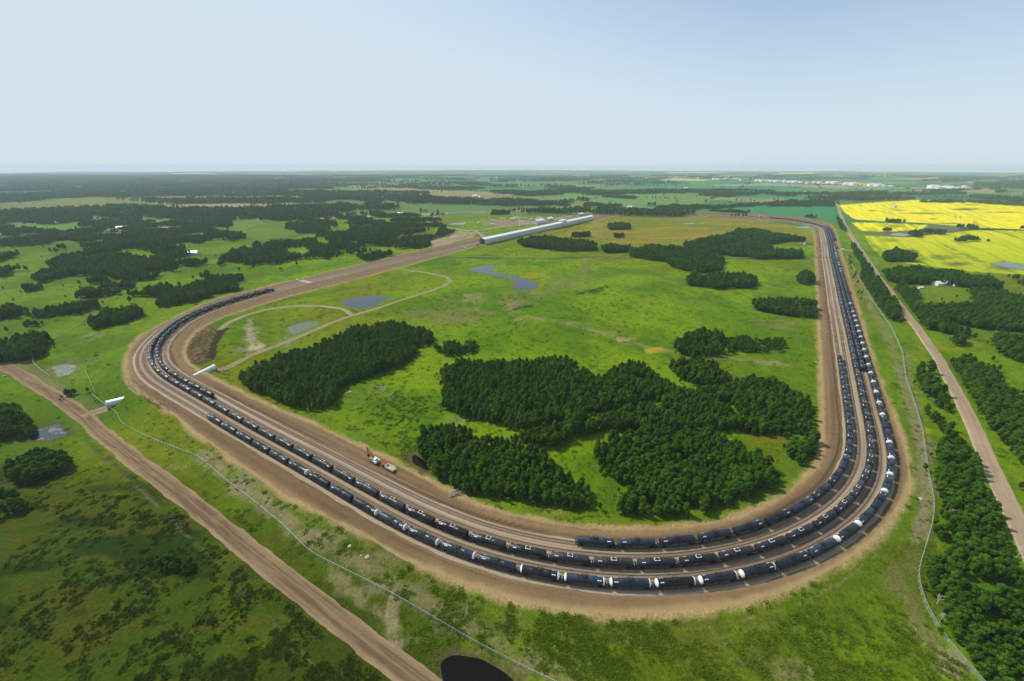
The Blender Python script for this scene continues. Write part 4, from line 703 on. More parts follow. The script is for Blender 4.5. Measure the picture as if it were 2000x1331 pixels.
def instancer(name, X, Y, Z, S, R, K, objs, label, cat):
    me = mesh_np(name, np.c_[X, Y, Z], [], []); o = link(name, me); tag(o, label, cat, None, 'stuff')
    for nm, ty, dat in (('scl', 'FLOAT', S), ('yaw', 'FLOAT', R), ('var', 'INT', K)):
        a = me.attributes.new(nm, ty, 'POINT'); a.data.foreach_set('value', dat)
    ng = bpy.data.node_groups.new(name, 'GeometryNodeTree'); ng.interface.new_socket('Geometry', in_out='INPUT', socket_type='NodeSocketGeometry'); ng.interface.new_socket('Geometry', in_out='OUTPUT', socket_type='NodeSocketGeometry')
    N = ng.nodes; L = ng.links; gi = N.new('NodeGroupInput'); go = N.new('NodeGroupOutput'); ip = N.new('GeometryNodeInstanceOnPoints'); jn = N.new('GeometryNodeJoinGeometry')
    for c in objs[::-1]:
        oi = N.new('GeometryNodeObjectInfo'); oi.transform_space = 'ORIGINAL'; oi.inputs['Object'].default_value = c; oi.inputs['As Instance'].default_value = True; L.new(oi.outputs['Geometry'], jn.inputs[0])
    def na(nm, ty):
        n = N.new('GeometryNodeInputNamedAttribute'); n.data_type = ty; n.inputs['Name'].default_value = nm; return n.outputs['Attribute']
    L.new(gi.outputs[0], ip.inputs['Points']); L.new(jn.outputs[0], ip.inputs['Instance']); ip.inputs['Pick Instance'].default_value = True
    L.new(na('var', 'INT'), ip.inputs['Instance Index']); L.new(na('scl', 'FLOAT'), ip.inputs['Scale'])
    cx = N.new('ShaderNodeCombineXYZ'); L.new(na('yaw', 'FLOAT'), cx.inputs['Z']); er = N.new('FunctionNodeEulerToRotation'); L.new(cx.outputs[0], er.inputs[0]); L.new(er.outputs[0], ip.inputs['Rotation'])
    L.new(ip.outputs[0], go.inputs[0]); md = o.modifiers.new('scatter', 'NODES'); md.node_group = ng; return o
rest = ~ind; kk = np.where(pts[:,3] > .5, 5+var % 3, var % 5)
# crowns whose kind is missing among the individuals fall back to a present one
objs = []
for k in range(8):
    c = protos[k]
    if c is None:
        cands = [p for p in (protos[:5] if k < 5 else protos[5:]) if p is not None]; c = cands[k % len(cands)] if cands else fallback
    objs.append(c)
nearw = rest & (r_ < 1300); farw = rest & ~nearw
for nm, m, lb in (('aspen_woodland', nearw, 'dark green aspen and willow woods in and around the loop'), ('distant_woodland', farw, 'far woods and hedgerows fading toward the horizon')):
    instancer(nm, pts[m,0], pts[m,1], TZ[m]-.05, pts[m,2], yaw[m], kk[m], objs, lb, 'woodland')
print('TREES', len(pts), nearw.sum(), farw.sum(), [p is not None for p in protos])
# grass tussocks: rough ground cover, uncountable
def tuft_mesh(name, seed, material):
    r = np.random.default_rng(seed); V = []; Fq = []
    for k in range(16):
        a = r.random()*6.28; d = r.random()*.55; p = np.array([math.cos(a)*d, math.sin(a)*d, 0]); h = .12+.28*r.random()*(1-d); l = r.random()*6.28; t = np.array([math.cos(l), math.sin(l), 0])*.22
        tip = p+np.array([math.cos(a), math.sin(a), 0])*.42+np.array([0, 0, h]); b = len(V); V += [p-t, p+t, tip+t*.5, tip-t*.5]; Fq.append([b, b+1, b+2, b+3])
    return mesh_np(name, np.array(V), np.array(Fq), [material])
first = G(980, 1255); tm_ = tuft_mesh('grass_tussock', 1, M_TUFT)
N_ = 260000
rr_ = np.exp(rng.uniform(math.log(85), math.log(520), N_)); aa = np.radians(rng.uniform(-66, 66, N_)); X = rr_*np.sin(aa); Y = rr_*np.cos(aa)
dens = fbm(X/16, Y/16, 501, 3)*.6+fbm(X/5, Y/5, 503, 2)*.4; d_ = bed_d(X, Y); Z = height(X, Y); px, py = proj(X, Y, Z)
ok = (d_ > 1.5) & (rng.random(N_) < sst(.42, .70, dens)*.8) & (px > -80) & (px < 2080) & (py < 1400)
rough = np.zeros(N_); 
for P in ([(660,765),(800,740),(870,800),(820,850),(810,900),(700,860),(590,810)], [(1000,1215),(1300,1220),(1700,1080),(1790,1100),(1900,1331),(1000,1331)], [(0,860),(420,960),(850,1331),(0,1331)], [(440,905),(900,1160),(1200,1215),(1000,1300),(600,1060)]): rough = np.maximum(rough, inpoly(px, py, P))
ok &= (rng.random(N_) < .07+.27*rough)
RPX = [gline(p, 6, 4) for p in ([(-60,660),(5,713),(60,745),(110,775),(165,815),(205,852),(260,897),(320,940),(400,1003),(500,1086),(600,1163),(700,1243),(790,1310),(900,1390)], [(1747,585),(1791,640),(1833,700),(1881,790),(1930,900),(1987,1020),(2060,1180)], [(420,722),(480,700),(560,668),(640,634),(690,616),(740,602),(820,575)], [(160,815),(185,803),(212,796)])]
for P in RPX: ok[ok] &= dpoly(X[ok], Y[ok], P, False) > 6
for k, (W, lv) in PW.items(): ok[ok] &= ~((dpoly(X[ok], Y[ok], W) < .6) | inpoly(X[ok], Y[ok], W))
X, Y, Z = X[ok], Y[ok], Z[ok]; n = len(X)
base = link('grass_tussock', tm_); base.location = first; tag(base, 'grass tussock beside the dark peaty pond at the bottom', 'grass tussock')
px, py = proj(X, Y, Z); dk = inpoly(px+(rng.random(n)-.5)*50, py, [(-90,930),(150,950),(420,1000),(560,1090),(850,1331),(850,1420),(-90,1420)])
base2 = link('grass_tussock', tuft_mesh('grass_tussock', 2, M_TUFTD)); base2.location = G(300, 1250); tag(base2, 'grass tussock painted darker for shade in the lower left pasture', 'grass tussock')
for nm, q, bo_, lb in (('rough_grass', ~dk, base, 'rough tufted grass on the banks and meadows'), ('shade_toned_rough_grass', dk, base2, 'tufted grass painted darker for shade in the lower left pasture')):
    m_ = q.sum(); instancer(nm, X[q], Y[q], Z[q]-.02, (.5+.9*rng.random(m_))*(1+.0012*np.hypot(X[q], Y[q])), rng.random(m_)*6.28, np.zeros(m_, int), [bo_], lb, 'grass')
print('TUFTS', n)
# ------------------------------------------------------------------ tank cars
RT = 1.53; ZC = 2.62; HL = 7.95
def arc(x0, x1, a0, a1, R=RT+.012, n=4):
    v = []; 
    for k in range(n+1):
        a = a0+(a1-a0)*k/n
        for x in (x0, x1): v.append((x, R*math.cos(a), ZC+R*math.sin(a)))
    return v, [[2*k, 2*k+1, 2*k+3, 2*k+2] for k in range(n)]
def head_prof(s, white):
    e = [(HL-.70, RT+.015), (HL-.42, RT+.015), (HL-.18, RT*.93), (HL-.02, RT*.74), (HL+.12, RT*.42), (HL+.16, .02)] if white else [(HL-.42, RT), (HL-.18, RT*.93), (HL-.02, RT*.74), (HL+.12, RT*.42), (HL+.16, .02)]
    return [(a*s, r) for a, r in e]
def p_tank(m, capL, capR, lo=False):
    n = 12 if lo else 22
    pr = ([] if capL else head_prof(-1, False)[::-1][:-1])+[(-HL+.42, RT), (-3.2, RT), (-3.15, RT+.015), (-3.05, RT+.015), (-3, RT), (3, RT), (3.05, RT+.015), (3.15, RT+.015), (3.2, RT), (HL-.42, RT)]+([] if capR else head_prof(1, False)[1:])
    return m.lathe(pr, n, 'X', (0, 0, ZC))
def p_head(m, s, mi=0, n=20):
    pr = head_prof(s, True); return m.lathe(pr if s > 0 else pr[::-1], n, 'X', (0, 0, ZC), mi)
def p_platform(m, mi=0, dark=1, wide=.24):
    z = ZC+RT+.12; a, b = 1.15, .78
    m.box(-a, a, -b, -b+wide, z, z+.07, mi); m.box(-a, a, b-wide, b, z, z+.07, mi); m.box(-a, -a+wide, -b+wide, b-wide, z, z+.07, mi); m.box(a-wide, a, -b+wide, b-wide, z, z+.07, mi); m.box(-.15, .15, -b+wide, -.55, z, z+.07, mi)
    m.lathe([(ZC+RT-.1, .55), (z+.18, .55), (z+.24, .62), (z+.32, .62), (z+.40, .35), (z+.42, .02)], 12, 'Z', (0, 0, 0), dark); m.box(-.95, -.6, -.2, .2, z-.25, z+.3, dark); m.box(.6, .95, -.2, .2, z-.25, z+.3, dark)
    for x in (-a, a):
        for y in (-b, b): m.box(x-.03, x+.03, y-.03, y+.03, z, z+1.0, dark)
    for y in (-b, b): m.box(-a, a, y-.025, y+.025, z+.95, z+1.0, dark); m.box(-a, a, y-.02, y+.02, z+.5, z+.54, dark)
def p_frame(m):
    for s in (-1, 1):
        m.box(min(s*4.6, s*8.7), max(s*4.6, s*8.7), -.32, .32, .80, 1.12); m.box(min(s*8.15, s*8.75), max(s*8.15, s*8.75), -1.45, 1.45, 1.02, 1.16); m.box(s*6.6-.35, s*6.6+.35, -1.3, 1.3, .95, 1.42)
        for y in (-1.42, 1.42): m.box(s*8.7-.04, s*8.7+.04, y-.03, y+.03, 1.1, 2.15); 
        m.box(s*8.7-.03, s*8.7+.03, -1.42, 1.42, 2.1, 2.16)
        m.box(min(s*5.0, s*8.2), max(s*5.0, s*8.2), -1.5, -1.38, 1.05, 1.12); m.box(min(s*5.0, s*8.2), max(s*5.0, s*8.2), 1.38, 1.5, 1.05, 1.12)
    m.box(-8.6, 8.6, -.2, .2, .84, 1.10); m.box(-.5, .5, -.25, .25, .62, 1.12); m.box(2.0, 3.2, .35, .85, .7, 1.05)
def p_bogie(m):
    for y in (-1.0, 1.0): m.box(-1.25, 1.25, y-.09, y+.09, .38, .78); m.box(-.45, .45, y-.14, y+.14, .28, .86)
    m.box(-.25, .25, -1.0, 1.0, .5, .85)
def p_wheelset(m):
    for y in (-.76, .76): m.lathe([(-.07, .10), (-.07, .46), (.07, .46), (.07, .10)], 12, 'Y', (0, y, .46))
    m.lathe([(-.8, .09), (.8, .09)], 6, 'Y', (0, 0, .46))
def p_coupler(m): m.box(-.02, .42, -.11, .11, .72, .95); m.box(.28, .46, -.2, .2, .66, 1.0)
def p_marks(m, mi=0, sides=(1, -1), spans=((4.95, 5.65), (5.8, 6.5))):
    for y in sides:
        for x0, x1 in spans:
            a0, a1 = math.radians(44), math.radians(58); v, f = arc(x0, x1, a0 if y > 0 else math.pi-a0, a1 if y > 0 else math.pi-a1); m.add(v, f, mi)
def p_ladder(m):
    for x in (-.28, .28):
        for y in (1, -1): m.bar((x, y*1.62, 1.1), (x, y*1.60, ZC+.3), .06); m.bar((x, y*1.60, ZC+.3), (x, y*1.1, ZC+RT*.86), .06)
    for y in (1, -1):
        for k in range(6): m.bar((-.28, y*1.62, 1.25+.4*k), (.28, y*1.62, 1.25+.4*k), .05)
def p_placards(m):
    for y in (1, -1):
        for x in (-6.9, -4.2, -1.4, 1.5, 4.3, 7.0): m.box(x-.13, x+.13, y*1.46-.02, y*1.46+.02, .78, 1.02)
def bm(fn, name, mats, smooth=False, *a):
    m = MB(); fn(m, *a); return m.mesh(name, mats, smooth)
ME = {'frame': bm(p_frame, 'underframe', [M_FRAME]), 'bogie': bm(p_bogie, 'bogie', [M_FRAME]), 'wheelset': bm(p_wheelset, 'wheelset', [M_GREY]), 'coupler': bm(p_coupler, 'coupler', [M_GREY]), **{'marks%d%d' % (y, q): bm(p_marks, 'reporting_mark', [M_WHITE], False, 0, (y,), (sp_,)) for y in (1, -1) for q, sp_ in enumerate(((4.95, 5.65), (5.8, 6.5)))},
      'ladder': bm(p_ladder, 'ladder', [M_FRAME]), 'placard': bm(p_placards, 'placards', [M_TWINE]), 'headL': bm(p_head, 'tank_head', [M_WHITE], True, -1), 'headR': bm(p_head, 'tank_head', [M_WHITE], True, 1),
      'platW': bm(p_platform, 'platform', [M_WHITE, M_FRAME]), 'platD': bm(p_platform, 'platform', [M_FRAME, M_FRAME])}
TK = {}
def tankmesh(mt, cl, cr):
    k = (mt.name, cl, cr)
    if k not in TK: TK[k] = bm(lambda m: p_tank(m, cl, cr), 'tank', [mt], True)
    return TK[k]
def make_car(mt, cl, cr, plat):
    t = empty('tank_car')
    link('tank', tankmesh(mt, cl, cr), t)
    if cl: link('tank_head', ME['headL'], t)
    if cr: link('tank_head', ME['headR'], t)
    for a, n in (('frame', 'underframe'), *((('marks%d%d' % (y, q)), 'reporting_mark' if q == 0 else 'car_number') for y in (1, -1) for q in (0, 1)), ('ladder', 'ladder'), (plat, 'platform'), ('placard', 'placard')): link(n, ME[a], t)
    for s in (-1, 1):
        b = link('bogie', ME['bogie'], t); b.location = (s*6.6, 0, 0)
        for q in (-.88, .88): wv = link('wheelset', ME['wheelset'], b); wv.location = (q, 0, 0)
        c = link('coupler', ME['coupler'], t); c.location = (s*8.68, 0, 0); c.rotation_euler = (0, 0, 0 if s > 0 else math.pi)
    return t
FARM = {}
def far_car(mt, cl, cr, plat):
    k = (mt.name, cl, cr, plat)
    if k not in FARM:
        m = MB(); p_tank(m, cl, cr, True)
        if cl: p_head(m, -1, 2, 12)
        if cr: p_head(m, 1, 2, 12)
        b = len(m.f); p_frame(m); m.m[b:] = [1]*(len(m.f)-b)
        b = len(m.f); p_platform(m, 2 if plat == 'platW' else 1, 1); 
        for s in (-1, 1): m.box(s*6.6-1.3, s*6.6+1.3, -1.1, 1.1, .1, .85, 1)
        p_marks(m, 2); FARM[k] = m.mesh('tank_car', [mt, M_FRAME, M_WHITE], True)
    return FARM[k]
def copy_tree(o, parent=None):
    c = o.copy(); COL.objects.link(c); c.parent = parent
    for ch in o.children: copy_tree(ch, c)
    return c
ONES = ['', 'first','second','third','fourth','fifth','sixth','seventh','eighth','ninth','tenth','eleventh','twelfth','thirteenth','fourteenth','fifteenth','sixteenth','seventeenth','eighteenth','nineteenth']
TENS = {2:('twentieth','twenty'),3:('thirtieth','thirty'),4:('fortieth','forty'),5:('fiftieth','fifty'),6:('sixtieth','sixty'),7:('seventieth','seventy'),8:('eightieth','eighty'),9:('ninetieth','ninety'),10:('hundredth','hundred'),11:('hundred-tenth','hundred-ten')}
def ordn(n):
    if n < 20: return ONES[n]
    if n < 100: return TENS[n//10][0] if n % 10 == 0 else TENS[n//10][1]+'-'+ONES[n % 10]
    return 'hundredth' if n == 100 else 'hundred-and-'+ordn(n-100)
def s_near(t, px, py, z=2.6):
    P, S = TRK[t]; x, y = flat(px, py, z); return S[np.argmin((P[:,0]-x)**2+(P[:,1]-y)**2)]
def pose(t, s, half=6.6):
    P, S = TRK[t]; a = at_s(P, S, s-half); b = at_s(P, S, s+half); c = (a+b)/2; return c, math.atan2(b[1]-a[1], b[0]-a[0])
def pitch(t, g0, g1):
    a = s_near(t, *g0); b = s_near(t, *g1); return a, (b-a)/max(1, round(abs(b-a)/18.2))
cars = []   # track, s, material, capL, capR, platform, flip, train, index
def train(key, t, s0, s1, step, mt, plat, capf, flipf):
    n = int(abs(s1-s0)/abs(step)+.35); sg = 1 if s1 > s0 else -1
    for i in range(n):
        s = s0+sg*abs(step)*(i+.5); c, a = pose(t, s); px, py = [float(v) for v in proj(c[0], c[1], 2.6)]
        cl, cr = capf(i, px, py); a += math.pi if flipf(i, px, py) else 0
        if cl != cr and (c[0]*math.cos(a)+c[1]*math.sin(a) < 0) != cr: cl, cr = cr, cl       # the painted end is the one seen
        cars.append((t, c, a, mt, cl, cr, plat, key, i+1))
no = lambda i, px, py: (False, False)
gA0, pB = pitch('T3', (1156.6, 1102), (472.1, 823.6)); pB = abs(pB)
sBl = s_near('T3', 497, 572); k = round((sBl-gA0)/pB); sBl = gA0+k*pB
train('B', 'T3', sBl, s_near('T3', 1497, 426), pB, M_TANK, 'platW', no, lambda i, px, py: not (py > 940 or px > 1250) if px < 1690 else (i//4) % 3 == 0)
train('A', 'T1', s_near('T1', 1129, 1057), s_near('T1', 1638.5, 689), 18.1, M_TANKB, 'platD', no, lambda i, px, py: i in (0, 4, 5, 6, 9, 13, 17))
train('E', 'T2', s_near('T2', 413, 774), s_near('T2', 552, 561), 18.2, M_TANK, 'platD', no, lambda i, px, py: i % 5 == 2)
capr = random.Random(5)
def capC(i, px, py):
    if py > 588 or 512 < py < 530 or 482 < py < 507:
        if 1040 < px < 1480 and py > 1080: return (True, True)
        if i < 2: return (False, False)
        return (capr.random() < (.88 if px > 1640 else .6), capr.random() < .10)
    return (False, False)
g0, pC = pitch('T5', (1183, 1146), (1692, 699.4)); sCl = s_near('T5', 408, 814); k = round((sCl-g0)/abs(pC)); sCl = g0+k*abs(pC)
train('C', 'T5', sCl, s_near('T5', 1618, 445), abs(pC), M_TANKB, 'platD', capC, lambda i, px, py: (i*7) % 5 in (1, 3))
train('D', 'T4', s_near('T4', 1685, 722), s_near('T4', 1600, 441), 18.2, M_TANKB, 'platD', no, lambda i, px, py: i % 3 == 1)
train('F', 'T6', s_near('T6', 1632, 469), s_near('T6', 1622, 444), 18.2, M_TANK, 'platD', no, lambda i, px, py: i % 3 == 1)
TL = {'A': ('the innermost string', 'left end of the innermost string', 'tank cars of the innermost string'), 'B': ('the long middle string', 'red locomotive in the long middle string', 'tank cars of the long middle string'), 'C': ('the outer white-capped string', 'left end of the outer string', 'tank cars of the outer white-capped string'),
      'D': ('the second outer string', 'lower end of the second outer string', 'tank cars of the second outer string'), 'E': ('the left inner string', 'lower end of the left inner string', 'tank cars of the left inner string'), 'F': ('the far siding string', 'siding locomotive in the far siding string', 'tank cars of the far siding string')}
print('CARS', len(cars), {k: sum(c[7] == k for c in cars) for k in 'ABCDEF'})
dist = [math.hypot(c[1][0], c[1][1]) for c in cars]; order = np.argsort(dist); stuffV = []; stuffF = []; stuffM = []; nb_ = 0; protoc = {}
for rank, ci in enumerate(order):
    t, c, a, mt, cl, cr, plat, key, i = cars[ci]; k = (mt.name, cl, cr, plat); nm, end, grp = TL[key]
    if rank >= 300:
        me = far_car(mt, cl, cr, plat); v = np.empty(len(me.vertices)*3); me.vertices.foreach_get('co', v); v = v.reshape(-1, 3); ca, sa = math.cos(a), math.sin(a)
        stuffV.append(np.c_[v[:,0]*ca-v[:,1]*sa+c[0], v[:,0]*sa+v[:,1]*ca+c[1], v[:,2]+.50]); stuffF += [[j+nb_ for j in p.vertices] for p in me.polygons]; stuffM += [p.material_index if p.material_index != 0 or mt is M_TANK else 3 for p in me.polygons]; nb_ += len(v); continue
    if dist[ci] < 470:
        if k not in protoc: o = protoc[k] = make_car(mt, cl, cr, plat)
        else: o = copy_tree(protoc[k])
    else: o = link('tank_car', far_car(mt, cl, cr, plat))
    o.location = (c[0], c[1], .50); o.rotation_euler = (0, 0, a)
    cap = ' with white ends' if cl and cr else ' with one white end' if cl or cr else ''
    if dist[ci] < 640: lb = 'black tank car%s, %s from the %s' % (cap, ordn(i), end)
    else: lb = 'black tank car%s in the distant part of %s' % (cap, nm)
    tag(o, lb, 'tank car', grp)
if stuffV: tag(link('distant_tank_cars', mesh_np('distant_tank_cars', np.concatenate(stuffV), stuffF, [M_TANK, M_FRAME, M_WHITE, M_TANKB], stuffM)), 'far row of black tank cars at the top bend of the loop', 'tank cars', None, 'stuff')

# ------------------------------------------------------------------ locomotives
def loco_proto():
    t = empty('locomotive')
    m = MB(); m.box(-10.6, 10.6, -1.5, 1.5, 1.15, 1.45); m.box(-10.9, -10.6, -1.4, 1.4, .5, 1.4); m.box(10.6, 10.9, -1.4, 1.4, .5, 1.4); m.build('underframe', [M_FRAME], t)
    m = MB(); m.box(-10.0, 5.2, -.95, .95, 1.45, 3.75); m.box(-9.8, -6.4, -1.45, 1.45, 3.2, 4.2); m.box(-6.2, -1, -.8, .8, 3.75, 4.05); hood = m.build('hood', [M_RED], t)
    m = MB(); m.box(-9.4, -6.9, -1.0, 1.0, 4.2, 4.45); [m.lathe([(4.05, .5), (4.2, .5)], 10, 'Z', (x, 0, 0)) for x in (-5, -3.4)]; m.build('radiator_fan', [M_FRAME], hood)
    m = MB(); m.box(-4.6, 3.0, .953, .965, 2.3, 3.1); m.box(-4.6, 3.0, -.965, -.953, 2.3, 3.1); m.build('lettering_panel', [M_WHITE], hood)
    m = MB(); v = [(5.2,-1.5,1.45),(7.9,-1.5,1.45),(7.9,1.5,1.45),(5.2,1.5,1.45),(5.2,-1.5,4.1),(7.7,-1.5,4.1),(7.7,1.5,4.1),(5.2,1.5,4.1),(5.2,-.8,4.5),(7.6,-.8,4.5),(7.6,.8,4.5),(5.2,.8,4.5)]
    m.add(v, [[3,2,1,0],[0,1,5,4],[1,2,6,5],[2,3,7,6],[3,0,4,7],[4,5,9,8],[6,7,11,10],[8,9,10,11],[5,6,10,9],[7,4,8,11]]); cab = m.build('cab', [M_RED], t)
    m = MB(); m.box(7.80, 7.84, -1.2, -.15, 3.1, 3.9); m.box(7.80, 7.84, .15, 1.2, 3.1, 3.9); [m.box(5.7, 7.2, y-.02, y+.02, 3.0, 3.8) for y in (-1.51, 1.51)]; m.build('window', [M_GLASS], cab)
    m = MB(); m.box(7.9, 9.6, -.95, .95, 1.45, 2.7); m.box(7.9, 9.4, -.8, .8, 2.7, 2.95); m.build('nose', [M_RED], t)
    m = MB(); m.lathe([(-2.6, .75), (2.6, .75)], 12, 'X', (0, 0, .72)); m.build('fuel_tank', [M_FRAME], t)
    m = MB(); p_bogie(m); m.box(-2, 2, -1.1, -.9, .35, .8); m.box(-2, 2, .9, 1.1, .35, .8); [m.lathe([(y-.07, .5), (y+.07, .5)], 12, 'Y', (x, 0, .5)) for x in (-1.9, 0, 1.9) for y in (-.76, .76)]; me = m.mesh('bogie', [M_FRAME])
    for s in (-1, 1): b = link('bogie', me, t); b.location = (s*6.7, 0, 0)
    m = MB()
    for y in (-1.45, 1.45):
        m.bar((-10.4, y, 2.4), (5, y, 2.4), .06)
        for x in range(-10, 6, 3): m.bar((x, y, 1.45), (x, y, 2.4), .05)
    m.build('handrail', [M_WHITE], t); return t
lp = loco_proto(); used = False
for t, px, py, lb in (('T3', 513, 562.5, 'red locomotive coupled to the black tank cars on the left straight'), ('T3', 1486, 423.5, 'nearer of two red locomotives at the far top bend'), ('T3', 1470, 421.5, 'leading one of two red locomotives at the far top bend'), ('T6', 1635.5, 483, 'red locomotive on the far right siding beside the dirt crossing')):
    o = lp if not used else copy_tree(lp); used = True
    s = s_near(t, px, py, 2.4)
    if t == 'T3' and px < 600: s = sBl+12
    c, a = pose(t, s, 6.7); o.location = (c[0], c[1], .50); o.rotation_euler = (0, 0, a if px < 1600 else a+math.pi); tag(o, lb, 'locomotive', 'red locomotives of the loop trains')
# white tank car coupled behind the far siding locomotive
# ------------------------------------------------------------------ excavator and dump truck
def heading(p0, p1):
    a = G(*p0); b = G(*p1); return math.atan2(b.y-a.y, b.x-a.x)
bedh = heading((745,905), (720,890))
t = empty('excavator', G(732, 903, .02), bedh); tag(t, 'orange and white excavator with raised boom on the dirt bed', 'excavator')
for y in (-1.25, 1.25):
    m = MB(); m.box(-2.1, 2.1, y-.32, y+.32, .12, .95); m.lathe([(y-.32, .47), (y+.32, .47)], 12, 'Y', (-2.1, 0, .5)); m.lathe([(y-.32, .47), (y+.32, .47)], 12, 'Y', (2.1, 0, .5)); m.build('track', [M_RUBBER], t)
m = MB(); m.box(-1.2, 1.2, -1, 1, .5, 1.1); m.build('undercarriage', [M_FRAME], t)
m = MB(); m.box(-3.1, 1.5, -1.55, .35, 1.15, 2.3); m.box(-3.3, -1.2, -1.55, 1.55, 1.15, 2.35); m.box(-1.2, .4, -1.5, -.6, 2.3, 2.7); m.box(-1.2, .3, .4, 1.5, 1.15, 1.7); body = m.build('body', [M_WHITE], t)
m = MB(); m.box(-3.0, -1.4, -.9, .9, 2.35, 2.52); m.box(-3.34, -3.28, -1.2, 1.2, 1.4, 2.1); m.build('engine_grille', [M_FRAME], body)
m = MB(); m.box(.0, 1.7, .45, 1.5, 1.15, 2.95); cabx = m.build('cab', [M_WHITE], t)
m = MB(); m.box(1.71, 1.74, .55, 1.4, 1.7, 2.8); m.box(.2, 1.5, 1.51, 1.54, 1.8, 2.8); m.box(.15, 1.5, .55, 1.4, 2.951, 2.97); m.build('window', [M_GLASS], cabx)
m = MB(); m.bar((1.0, -.3, 1.9), (3.2, -.3, 5.4), .62); m.bar((3.2, -.3, 5.3), (6.4, -.3, 7.3), .52); m.build('boom', [M_ORANGE], t)
m = MB(); m.bar((6.4, -.3, 7.5), (5.6, -.3, 2.5), .48); m.build('stick', [M_ORANGE], t)
m = MB(); m.bar((2.3, -.3, 3.2), (4.2, -.3, 5.5), .2); m.bar((4.3, -.3, 6.6), (6.6, -.3, 7.9), .18); m.build('hydraulic_ram', [M_GREY], t)
m = MB(); m.add([(5.2,-.9,2.6),(6.2,-.9,2.5),(5.9,-.9,1.2),(4.9,-.9,1.3),(5.2,.3,2.6),(6.2,.3,2.5),(5.9,.3,1.2),(4.9,.3,1.3)], [[0,1,2,3],[7,6,5,4],[0,3,7,4],[2,1,5,6],[3,2,6,7]]); m.build('bucket', [M_FRAME], t)
t = empty('dump_truck', G(759, 916.5, .02), bedh+.05); tag(t, 'red dump truck with an open white box behind the excavator', 'dump truck')
m = MB(); m.box(-4.2, 4.2, -.5, .5, .7, 1.05); m.build('chassis', [M_FRAME], t)
m = MB(); m.box(1.6, 3.0, -1.25, 1.25, 1.0, 3.0); m.box(3.0, 4.5, -1.1, 1.1, 1.0, 2.05); m.box(1.3, 1.6, -1.0, 1.0, 1.0, 2.6); cabx = m.build('cab', [M_RED], t)
m = MB(); m.box(3.01, 3.04, -1.1, 1.1, 2.1, 2.85); [m.box(1.9, 2.8, y-.015, y+.015, 2.1, 2.8) for y in (-1.26, 1.26)]; m.build('window', [M_GLASS], cabx)
m = MB(); m.box(-4.8, 1.1, -1.3, 1.3, 1.15, 1.3); m.box(-4.8, 1.1, -1.34, -1.18, 1.3, 2.55); m.box(-4.8, 1.1, 1.18, 1.34, 1.3, 2.55); m.box(1.1, 1.3, -1.34, 1.34, 1.15, 2.8); [m.box(x-.08, x+.08, y-.05, y+.05, 1.3, 2.5) for x in (-4, -2.4, -.8, .6) for y in (-1.38, 1.38)]; bed_ = m.build('dump_box', [M_WHITE], t)
m = MB(); m.box(-4.7, 1.08, -1.17, 1.17, 1.305, 1.6); m.build('load_floor', [M_YELLOW], bed_)
m = MB(); m.lathe([(-.16, .2), (-.16, .52), (.16, .52), (.16, .2)], 14, 'Y', (0, 0, .52)); wme = m.mesh('wheel', [M_RUBBER])
for x in (3.5, -1.9, -3.3):
    for y in (-1.08, 1.08): link('wheel', wme, t).location = (x, y, 0)
# ------------------------------------------------------------------ culvert ends under the embankment
def culvert(open_px, tip_px, label):
    a = G(*open_px); b = G(*tip_px); d = Vector((b.x-a.x, b.y-a.y, 0)); L = d.length+5; t = empty('culvert', (a.x, a.y, a.z-.35), math.atan2(d.y, d.x)); tag(t, label, 'culvert')
    R = 2.75; pr = [(0, R-.30), (-.02, R+.10), (.35, R+.10), (.4, R)]+[(x, R+(.05 if k % 2 else 0)) for k, x in enumerate(np.arange(.7, L, .42))]
    n = 28; v = []; f = []
    for q, r in pr:
        for k in range(n): an = 2*math.pi*k/n; v.append((q, r*math.cos(an), R+r*math.sin(an)))
    for i in range(len(pr)-1):
        for k in range(n): f.append([i*n+k, i*n+(k+1) % n, (i+1)*n+(k+1) % n, (i+1)*n+k])
    link('pipe', mesh_np('pipe', v, f, [M_GALV], smooth=True), t)
    v = []; f = []
    for q in (0, L):
        for k in range(n): an = 2*math.pi*k/n; v.append((q, (R-.30)*math.cos(an), R+(R-.30)*math.sin(an)))
    for k in range(n): f.append([n+k, n+(k+1) % n, (k+1) % n, k])
    f.append(list(range(n, 2*n))); link('pipe_lining', mesh_np('pipe_lining', v, f, [M_FRAME]), t)
culvert((211, 796), (256, 767), 'large white steel culvert mouth on the bank left of the loop'); culvert((421, 723), (388, 728), 'smaller looking white steel culvert mouth inside the loop by the dirt track')
